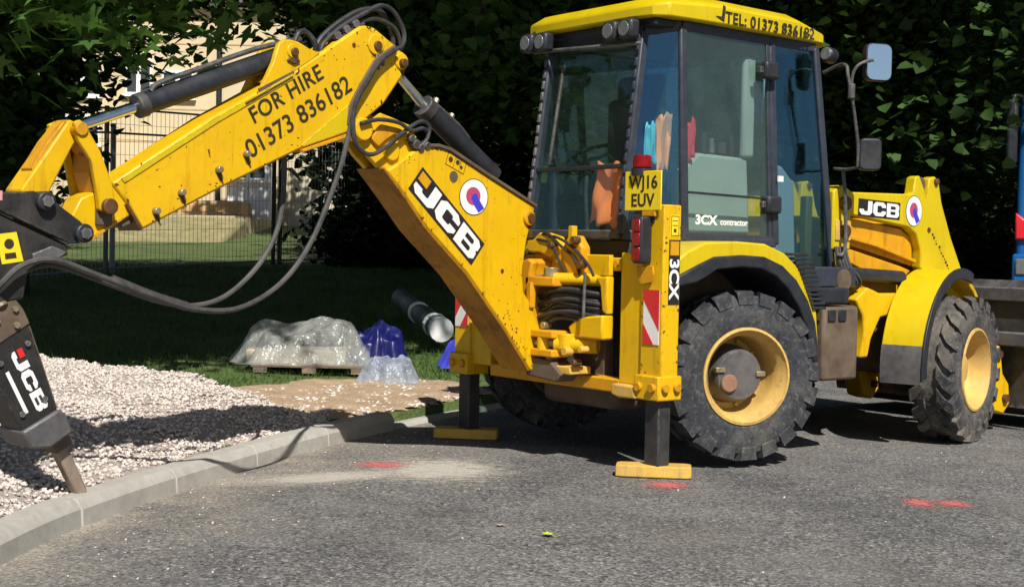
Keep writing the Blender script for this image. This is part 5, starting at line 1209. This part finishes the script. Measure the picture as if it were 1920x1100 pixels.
# ------------------------------------------------------------------ mesh fence
def fence_panel(p, q, h, label, dark):
    root = empty('mesh_fence', p); tag(root, label, 'fence', 'wire mesh fence panels across the lawn'); q = q-p; p = Vector((0, 0, 0)); mt = darkpost if dark else galv
    for e in (p, q):
        MB().cyl(e+Vector((0, 0, -.1)), e+Vector((0, 0, h)), .035, 10).build('post', mt, root, smooth=True)
    for z in (h-.03, h-.38, .12): MB().cyl(p+Vector((0, 0, z)), q+Vector((0, 0, z)), .016, 8).build('rail', galv, root, smooth=True)
    mm = MB(); n = int(q.length/.085)
    for i in range(1, n): e = p.lerp(q, i/n); mm.cyl(e+Vector((0, 0, .05)), e+Vector((0, 0, h-.05)), .0035, 4)
    k = int(h/.22)
    for i in range(1, k): mm.cyl(p+Vector((0, 0, .22*i)), q+Vector((0, 0, .22*i)), .0035, 4)
    tag(mm.build('wire_mesh', galv, root), kind='stuff')
def fpt(x, d): c = world_at(d, px_r(x, d)); return Vector((c.x, c.y, ground_z(c.x, c.y)-.03))
FP = [fpt(-150, 17.5), fpt(198, 20.0), fpt(512, 23.0), fpt(760, 26.0), fpt(960, 29)]
lab = ['wire mesh fence panel at the left edge behind the breaker', 'wire mesh fence panel in front of the cream house wall', 'wire mesh fence panel in front of the dappled stone wall', 'wire mesh fence panel in shade behind the boom']
for i in range(4): fence_panel(FP[i], FP[i+1], 2.45, lab[i], i == 2)
for x, d in ((210, 20.2), (524, 23.2)):
    c = fpt(x, d); o = MB().box((-.03, -.03, -.1), (.03, .03, 2.2)).build('fence_stay', galv if x < 300 else darkpost, bev=.006); o.location = c
    tag(o, 'pale square stay post beside the left fence post' if x < 300 else 'dark square stay post beside the fence post near the white porch', 'post')

# ------------------------------------------------------------------ house beyond the lawn
HD = 45.; ho = world_at(HD, 0, 0)
house = empty('house', (ho.x, ho.y, 1.3)); house.rotation_euler = (0, 0, va); tag(house, 'cream two-storey house with white porch beyond the lawn', 'house')
def hx(x): return px_r(x, HD)
def hz(y, x=300): return 1.24+(480-y)/2611*HD-1.3
X0, X1, XM = hx(60), hx(1000), hx(530)
MB().box((X0, 0, -1), (XM, 8, 7.6)).build('wall', housew, house); w2 = MB().box((XM, .25, -1), (X1, 8, 5.2)).build('side_wing_wall', houses, house)
MB().prism([(-.5, 7.6), (4, 10.2), (8.5, 7.6)], lambda y, z, x: Vector((x, y, z)), X0-.3, XM+.3).build('roof', rooft, house)
MB().prism([(-.2, 5.2), (4, 7.2), (8.5, 5.2)], lambda y, z, x: Vector((x, y, z)), XM+.3, X1+.3).build('roof', rooft, house)
def window(x0, x1, z0, z1, n=2, y=-.02):
    w = MB().box((x0, y-.05, z0), (x1, y+.02, z1)).build('window', white_h, house, bev=.01); k = (x1-x0)/n
    for i in range(n): MB().box((x0+k*i+.07, y-.06, z0+.07), (x0+k*(i+1)-.07, y-.045, z1-.07)).build('pane', dark_win, w)
    MB().box((x0-.08, y-.14, z0-.08), (x1+.08, y, z0)).build('sill', white_h, w)
window(hx(436), hx(505), hz(362), hz(318), 2, -.62); window(hx(120), hx(185), hz(300), hz(245)); window(hx(300), hx(360), hz(210), hz(160)); window(hx(120), hx(185), hz(210), hz(160))
pc = MB().box((hx(432), -.6, -.5), (hx(512), 0, hz(312))).build('porch', white_h, house, bev=.02); MB().box((hx(428), -.75, hz(312)), (hx(516), 0, hz(305))).build('porch_roof', white_h, pc)
MB().box((hx(440), -.625, hz(430)), (hx(470), -.6, hz(372))).build('door', mat_plain('white_door', (.72, .74, .75), .4), pc, bev=.01); MB().box((hx(476), -.625, hz(430)), (hx(506), -.6, hz(372))).build('door', mat_plain('white_door_leaf', (.74, .75, .76), .4), pc, bev=.01)
MB().cyl((hx(408), -.1, -.5), (hx(408), -.1, 7.5), .09, 10).build('downpipe', darkpost, house)
MB().box((X0-.2, -.32, 7.45), (XM+.2, -.02, 7.6)).build('gutter', white_h, house, bev=.03)
for z_ in (1.05, 2.1, 3.15, 4.2, 5.25, 6.3): MB().box((X0, -.012, z_), (XM, .05, z_+.04)).build('string_course', stepm, house)
window(hx(232), hx(282), hz(205), hz(140)); st = empty('front_steps', house.location); st.rotation_euler = (0, 0, va); tag(st, 'tan stone steps leading up to the white porch', 'steps')
for i, (x0, x1, y0, z1) in enumerate(((325, 482, -3.2, hz(425)), (335, 478, -2.6, hz(414)), (345, 474, -2.0, hz(404)))): MB().box((hx(x0), y0, -.8), (hx(x1), y0+1.6-.001*i, z1)).build('step', stepm, st, bev=.02)
m = MB(); m.box((hx(190), -7.0, -1.2), (hx(520), -.02, hz(436))); o = m.build('terrace', terrace_m); o.location = house.location; o.rotation_euler = (0, 0, va); tag(o, kind='structure')
m = MB(); m.prism([(-13, -.45), (-10.5, -.05), (-7.0, hz(438)), (-7.0, -1.2), (-13, -1.2)], lambda y, z, x: Vector((x, y, z)), hx(60), hx(540)); o = m.build('grass_bank', mat_soil('dry_grass_bank', (.16, .16, .06), (.40, .33, .17), 3), bev=.1); o.location = house.location; o.rotation_euler = (0, 0, va); tag(o, kind='structure')

# ------------------------------------------------------------------ trees
def leaf_cloud(lobes, n, size, seed, clump=.42, per=26, droop=.5, maple=False):
    """leaves in clumps through the volume of ellipsoid lobes (centre, radii, weight)"""
    r = np.random.default_rng(seed); wt = np.array([l[2] for l in lobes], float); wt /= wt.sum()
    nc = max(1, n//per); li = r.choice(len(lobes), nc, p=wt)
    d = r.normal(size=(nc, 3)); d /= np.linalg.norm(d, axis=1)[:, None]; rad = r.uniform(.12, 1, nc)**(.45)
    C = np.array([l[0] for l in lobes])[li]; Rr = np.array([l[1] for l in lobes])[li]
    cc = C+d*rad[:, None]*Rr
    ci = r.integers(0, nc, n); P = cc[ci]+r.normal(size=(n, 3))*clump*np.array([1, 1, .6])
    s = size*r.uniform(.55, 1.25, n)
    # leaf axes
    az = r.uniform(0, 2*np.pi, n); t = np.stack([np.cos(az), np.sin(az), -np.abs(r.normal(0, droop, n))], 1); t /= np.linalg.norm(t, axis=1)[:, None]
    up = np.stack([r.normal(0, .45, n), r.normal(0, .45, n), np.ones(n)], 1); w = np.cross(t, up); w /= np.linalg.norm(w, axis=1)[:, None]; nn = np.cross(w, t)
    L = np.array([(0, 0, 0), (.52, .24, .12), (.40, .64, .07), (0, 1.05, -.05), (-.40, .64, .07), (-.52, .24, .12)])
    f = np.array([(0, 1, 2, 3), (0, 3, 4, 5)])
    if maple:       # five pointed lobes about the leaf's heart
        an = np.radians([-118, -58, 0, 58, 118]); tl = [.52, .80, .95, .80, .52]; na = np.radians([-160, -88, -29, 29, 88, 160]); nl = [.26, .36, .42, .42, .36, .26]
        L = np.array([(0, .30, 0)]+[(math.sin(a)*l, .30+math.cos(a)*l, .10*abs(math.sin(a))-.04) for a, l in zip(an, tl)]+[(math.sin(a)*l, .30+math.cos(a)*l, .06) for a, l in zip(na, nl)])
        f = np.array([(0, 6+i, 1+i, 7+i) for i in range(5)])
    V = P[:, None, :]+s[:, None, None]*(L[None, :, 0, None]*w[:, None]+L[None, :, 1, None]*t[:, None]+L[None, :, 2, None]*nn[:, None])
    Fc = (f[None]+(np.arange(n)*len(L))[:, None, None]).reshape(-1, 4)
    return V.reshape(-1, 3), Fc
def tree(name, base, lobes, n, size, seed, mat, label, cat='tree', trunk_r=.2, trunk_h=5, group=None, clump=.42, limbs=7, lean=(0, 0), maple=False):
    """lobes in world coordinates"""
    base = Vector(base); root = empty(name, base); tag(root, label, cat, group)
    lo = [(tuple(Vector(c)-base), rr, w) for c, rr, w in lobes]
    V, Fc = leaf_cloud(lo, n, size, seed, clump, maple=maple); np_mesh('crown', V, Fc, mat, root)
    r = random.Random(seed); top = Vector((lean[0], lean[1], trunk_h)); m = MB()
    m.tube([(0, 0, -.3), (.05, .03, trunk_h*.25), (lean[0]*.5, lean[1]*.5, trunk_h*.6), top], lambda t: trunk_r*(1.25-.75*t) if t > .06 else trunk_r*1.5, 12, 5)
    for i in range(limbs):
        c, rr, w = lo[i % len(lo)]; t = r.uniform(.45, .95); s = Vector((lean[0]*t, lean[1]*t, trunk_h*t)); e = Vector(c)+Vector((r.gauss(0, rr[0]*.3), r.gauss(0, rr[1]*.3), r.gauss(0, rr[2]*.3)))
        mid = s.lerp(e, .5)+Vector((0, 0, .15*(e-s).length)); q = trunk_r*.42
        m.tube([s, mid, e], lambda t, q=q: q*(1-.85*t)+.01, 8, 5)
    m.build('trunk', bark, root, smooth=True); return root
def W(d, x, z): c = world_at(d, px_r(x, d)); return (c.x, c.y, z)
def base(d, x): c = world_at(d, px_r(x, d)); return (c.x, c.y, ground_z(c.x, c.y)-.05)
G1 = 'maples shading the lawn'; G2 = 'dark trees of the wood behind the machine'
c = world_at(9.5, -6.6); tree('maple_tree', (c.x, c.y, ground_z(c.x, c.y)-.1), [(tuple(world_at(8.0, -3.2, 7.6)), (1.9, 1.9, .9), 1), (tuple(world_at(8.2, -1.0, 7.6)), (1.9, 1.9, .9), 1), (tuple(world_at(10.8, -3.0, 7.2)), (2.2, 2.2, 1.2), 1), (tuple(world_at(10.9, .6, 7.2)), (2.2, 2.2, 1.2), 1), (W(10, 125, 3.02), (.30, .30, .22), .05), (W(10.6, 272, 3.0), (.26, .26, .22), .04), (W(10.4, 215, 3.35), (.5, .4, .2), .05), (W(9.6, 60, 3.1), (.35, .3, .2), .05)], 22000, .16, 9, leaf_b, 'maple bough with sunlit leaves hanging in at the top left, unseen upper crown added to shade the lawn', trunk_r=.22, trunk_h=6.5, group=G1, limbs=9, maple=True)  # high lobes out of view, added to cast shade on the lawn
tree('maple_tree', base(17.5, 10), [(W(11.5, -60, 7.0), (2.6, 2.6, 1.5), 1.2), (W(13, 330, 6.8), (2.6, 2.6, 1.4), 1.2), (W(16, 60, 6.5), (3.2, 3.2, 1.8), 1.3), (W(16, 420, 6.6), (3, 3, 1.5), 1.2), (W(15, 20, 3.7), (1.2, 1.2, .9), .8), (W(15.5, 150, 4.2), (.8, .8, .40), .25), (W(15, 0, 2.5), (.6, .6, .8), .4), (W(15.5, 400, 4.85), (1.8, 1.8, .45), .5)], 46000, .13, 1, leaf_m, 'maple tree overhanging the breaker at the left edge', trunk_r=.24, trunk_h=6, group=G1, limbs=10)
tree('maple_tree', base(19, 860), [(W(13.5, 680, 7.0), (2.6, 2.6, 1.5), 1.2), (W(14.5, 980, 6.8), (2.6, 2.6, 1.6), 1.2), (W(18, 800, 6.6), (3.2, 3.2, 2.0), 1.3), (W(17, 640, 4.7), (1.9, 1.9, .7), .7), (W(17, 960, 4.3), (2.0, 1.6, 1.3), .9), (W(18, 800, 3.6), (1.2, 1.2, .9), .5), (W(13.2, 880, 3.15), (.35, .35, .3), .045), (W(13.0, 690, 3.55), (.4, .3, .2), .045)], 44000, .13, 2, leaf_m, 'maple tree rising behind the yellow boom', trunk_r=.26, trunk_h=6, group=G1, limbs=9)
tree('maple_tree', base(18.5, 1290), [(W(15, 1250, 7.2), (2.8, 2.8, 1.5), 1.2), (W(18, 1400, 6.6), (3.0, 3, 2.2), 1.2), (W(18, 1150, 4.4), (2.2, 1.8, 1.6), 1.0), (W(19, 1330, 3.4), (2.0, 1.8, 1.6), .8)], 38000, .13, 3, leaf_m, 'maple tree directly behind the cab', trunk_r=.24, trunk_h=6, group=G1)
tree('maple_tree', base(19.5, 1690), [(W(14.5, 1720, 7.0), (2.8, 2.8, 1.4), 1.8), (W(15.5, 2050, 6.8), (2.8, 2.8, 1.4), 1.8), (W(13.3, 1650, 5.7), (2.6, 1.8, .7), 1.0), (W(13.5, 1960, 5.6), (2.4, 1.8, .7), 1.0), (W(18, 1640, 4.6), (2.0, 1.8, 1.5), 1.0), (W(19, 1850, 3.8), (2.2, 2, 1.9), 1.2), (W(19, 1600, 2.4), (1.8, 1.6, 1.5), .9), (W(12.6, 1755, 2.45), (.30, .25, .22), .018), (W(12.4, 1860, 3.4), (.4, .3, .15), .012), (W(12.8, 1500, 3.6), (.3, .3, .12), .006), (W(12.6, 1850, 2.55), (.22, .2, .2), .008)], 62000, .115, 4, leaf_m, 'maple tree behind the wing mirrors', trunk_r=.24, trunk_h=6, group=G1)
names = ['dark tree filling the left edge beyond the fence', 'dark tree beyond the fence above the dipper', 'dark tree between the boom and the cab', 'dark tree seen through the cab windows', 'dark tree behind the loader arm', 'dark tree above the front wheel', 'dark tree behind the blue lorry']
for i, (d, x, s) in enumerate(((27, -190, 1), (37, 690, 1.0), (26, 870, 1), (27, 1130, 1.05), (25, 1440, 1), (26, 1700, 1.05), (24, 1980, 1))):
    b = base(d, x); zt = b[2]
    if i == 1: lo = [(W(d, x+40, zt+5.4), (2.6, 2.6, 1.9), .55), (W(d-1, x-120, zt+8.6), (3, 3, .8), .4), (W(d, x+230, zt+4.4), (2.2, 2.4, 2.0), .7)]
    else: lo = [(W(d, x, zt+4.6), (2.8*s, 2.8*s, 2.8), 1.2), (W(d, x-60, zt+1.9), (2.2, 2.0, 1.8), 1), (W(d+.5, x+90, zt+2.2), (2.1, 2.0, 2.1), 1), (W(d, x, zt+7.6), (2.6, 2.6, 1.5), .8)]
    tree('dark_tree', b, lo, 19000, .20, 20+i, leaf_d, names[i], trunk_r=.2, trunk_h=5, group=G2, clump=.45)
# dense far wood that closes the view
r = np.random.default_rng(5); lobes = []
for i in range(34):
    x = -300+2500*i/33; d = 58+4*math.sin(i*1.7); c = world_at(d, px_r(x, d)); lobes.append(((c.x, c.y, 5.5+1.5*math.sin(i*2.3)), (3.2, 3.2, 6.5), 1))
for i in range(16):
    x = 760+1500*i/15; d = 33+1.5*math.sin(i*2.1); c = world_at(d, px_r(x, d)); lobes.append(((c.x, c.y, 2.8+1.0*math.sin(i*1.3)), (1.6, 1.6, 3.4), .75))
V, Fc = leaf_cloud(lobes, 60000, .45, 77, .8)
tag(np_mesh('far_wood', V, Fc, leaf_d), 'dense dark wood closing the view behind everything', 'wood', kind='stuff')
# shrubs at the foot of the wood and along the fence
for i, (d, x, w, h, lb) in enumerate(((24, 720, 1.5, 1.0, 'dark shrub beyond the fence right of the stone wall'), (23, 900, 1.4, 1.1, 'dark shrub behind the boom foot'), (22, 1080, 1.4, 1.2, 'dark shrub behind the rear frame'), (22, 1600, 1.5, 1.3, 'dark shrub behind the loader arms'), (21, 1800, 1.5, 1.2, 'dark shrub behind the front wheel'))):
    b = base(d, x); lo = [((b[0], b[1], b[2]+h*.55), (w, w*.8, h*.6), 1), ((b[0]+.6, b[1]+.3, b[2]+h*.8), (w*.5, w*.5, h*.5), .5)]
    tree('shrub', b, lo, 4200, .14, 50+i, leaf_d, lb, 'shrub', .04, h*.8, 'shrubs along the edge of the wood', .25, 5)

# grass blades on the near lawn
pts = []
while len(pts) < 26000:
    d = random.uniform(11.2, 22); x = random.uniform(-60, 1000); c = world_at(d, px_r(x, d))
    if kerb_back(c.x, c.y) < .3 or inside(c.x, c.y, GRV) or inside(c.x, c.y, SND): continue
    pts.append((c.x, c.y, ground_z(c.x, c.y)))
P = np.array(pts); n = len(P); a = rng.uniform(0, 6.28, n); hgt = rng.uniform(.03, .10, n); ln = rng.normal(0, .04, (n, 2)); wd = .006
V = np.zeros((n, 3, 3)); V[:, 0] = P+np.stack([np.cos(a)*wd, np.sin(a)*wd, 0*a], 1); V[:, 1] = P-np.stack([np.cos(a)*wd, np.sin(a)*wd, 0*a], 1); V[:, 2] = P+np.concatenate([ln, hgt[:, None]], 1)
tag(np_mesh('grass_blades', V.reshape(-1, 3), np.arange(n*3).reshape(-1, 3), blade_m), 'short green grass growing behind the gravel', 'grass', kind='stuff')
# weeds at the left end of the kerb
for i, (x, y) in enumerate(((-4.35, -.95), (-4.42, -1.08))):
    m = MB(); r = random.Random(i)
    for k in range(14):
        a_ = r.uniform(0, 6.28); l = r.uniform(.03, .07); d_ = Vector((math.cos(a_), math.sin(a_), 0)); s_ = Vector((-d_.y, d_.x, 0))*.012
        m.add([(0, 0, 0), d_*l*.5+s_+Vector((0, 0, l*.5)), d_*l+Vector((0, 0, l*.45)), d_*l*.5-s_+Vector((0, 0, l*.5))], [(0, 1, 2, 3)])
    o = m.build('weed', mat_plain('weed_green', (.10, .22, .03), .6)); o.location = (x, y, .12); tag(o, 'small green weed in the gravel at the left end of the kerb' if i else 'larger green weed by the kerb at the left edge', 'weed', 'weeds by the kerb')

# ------------------------------------------------------------------ blue lorry at the right edge
LD = 14.2; lc = world_at(LD, px_r(1897, LD)); lorry = empty('lorry', (lc.x, lc.y, 0)); lorry.rotation_euler = (0, 0, va-R(21)); tag(lorry, 'blue lorry standing at the right edge, cut off by the frame', 'lorry')
def LX(x, z, y): return Vector((x, y, z))
MB().prism([(.03, .55), (.03, 1.95), (.04, 2.86), (.12, 2.95), (2.1, 2.95), (2.18, 2.86), (2.2, 1.95), (2.2, .55)], LX, 0, 2.0).build('cab', trk_blue, lorry, bev=.05, seg=3)
MB().prism([(.18, 1.75), (.26, 2.55), (1.96, 2.55), (2.04, 1.75)], LX, -.015, .02).build('windscreen', dark_win, lorry, bev=.01)
MB().prism([(.0, .95), (.0, 1.30), (.3, 1.30), (.3, .95)], LX, -.06, .3).build('corner_panel', trk_blue, lorry, bev=.03)
MB().prism([(.02, 1.44), (.02, 1.72), (.10, 1.66), (.35, 1.60), (.35, 1.44)], LX, -.05, .15).build('red_flash', trk_red, lorry, bev=.02)
hl = MB().box((.03, -.08, 1.08), (.34, -.04, 1.25)).build('headlamp', lamp_m, lorry, bev=.02)
bp = MB().box((.02, -.16, .45), (2.2, .05, .92)).build('bumper', black, lorry, bev=.04); 
npl = MB().box((.85, -.175, .58), (1.37, -.16, .69)).build('front_plate', white_p, bp)
mr = MB().box((-.09, -.16, 2.20), (.02, -.06, 2.85)).build('mirror', black, lorry, bev=.03); MB().tube([(.12, 0, 2.86), (.0, -.1, 2.90), (-.03, -.11, 2.84)], .015, 8, 4).build('mirror_arm', steel_g, mr, smooth=True)
for x in (.1, 1.85):
    for y in (.55, 4.2): wh = MB().cyl((x, y, .45), (x+.28, y, .45), .45, 28).build('wheel', rubber, lorry, bev=.04); MB().cyl((x-.004, y, .45), (x+.284, y, .45), .25, 20).build('rim', steel_g, wh, bev=.01)
MB().box((.05, 2.2, .75), (2.15, 6.0, .95)).build('chassis', black, lorry, bev=.02); MB().box((.0, 2.25, .95), (2.2, 6.0, 2.2)).build('tipper_body', trk_blue, lorry, bev=.03)
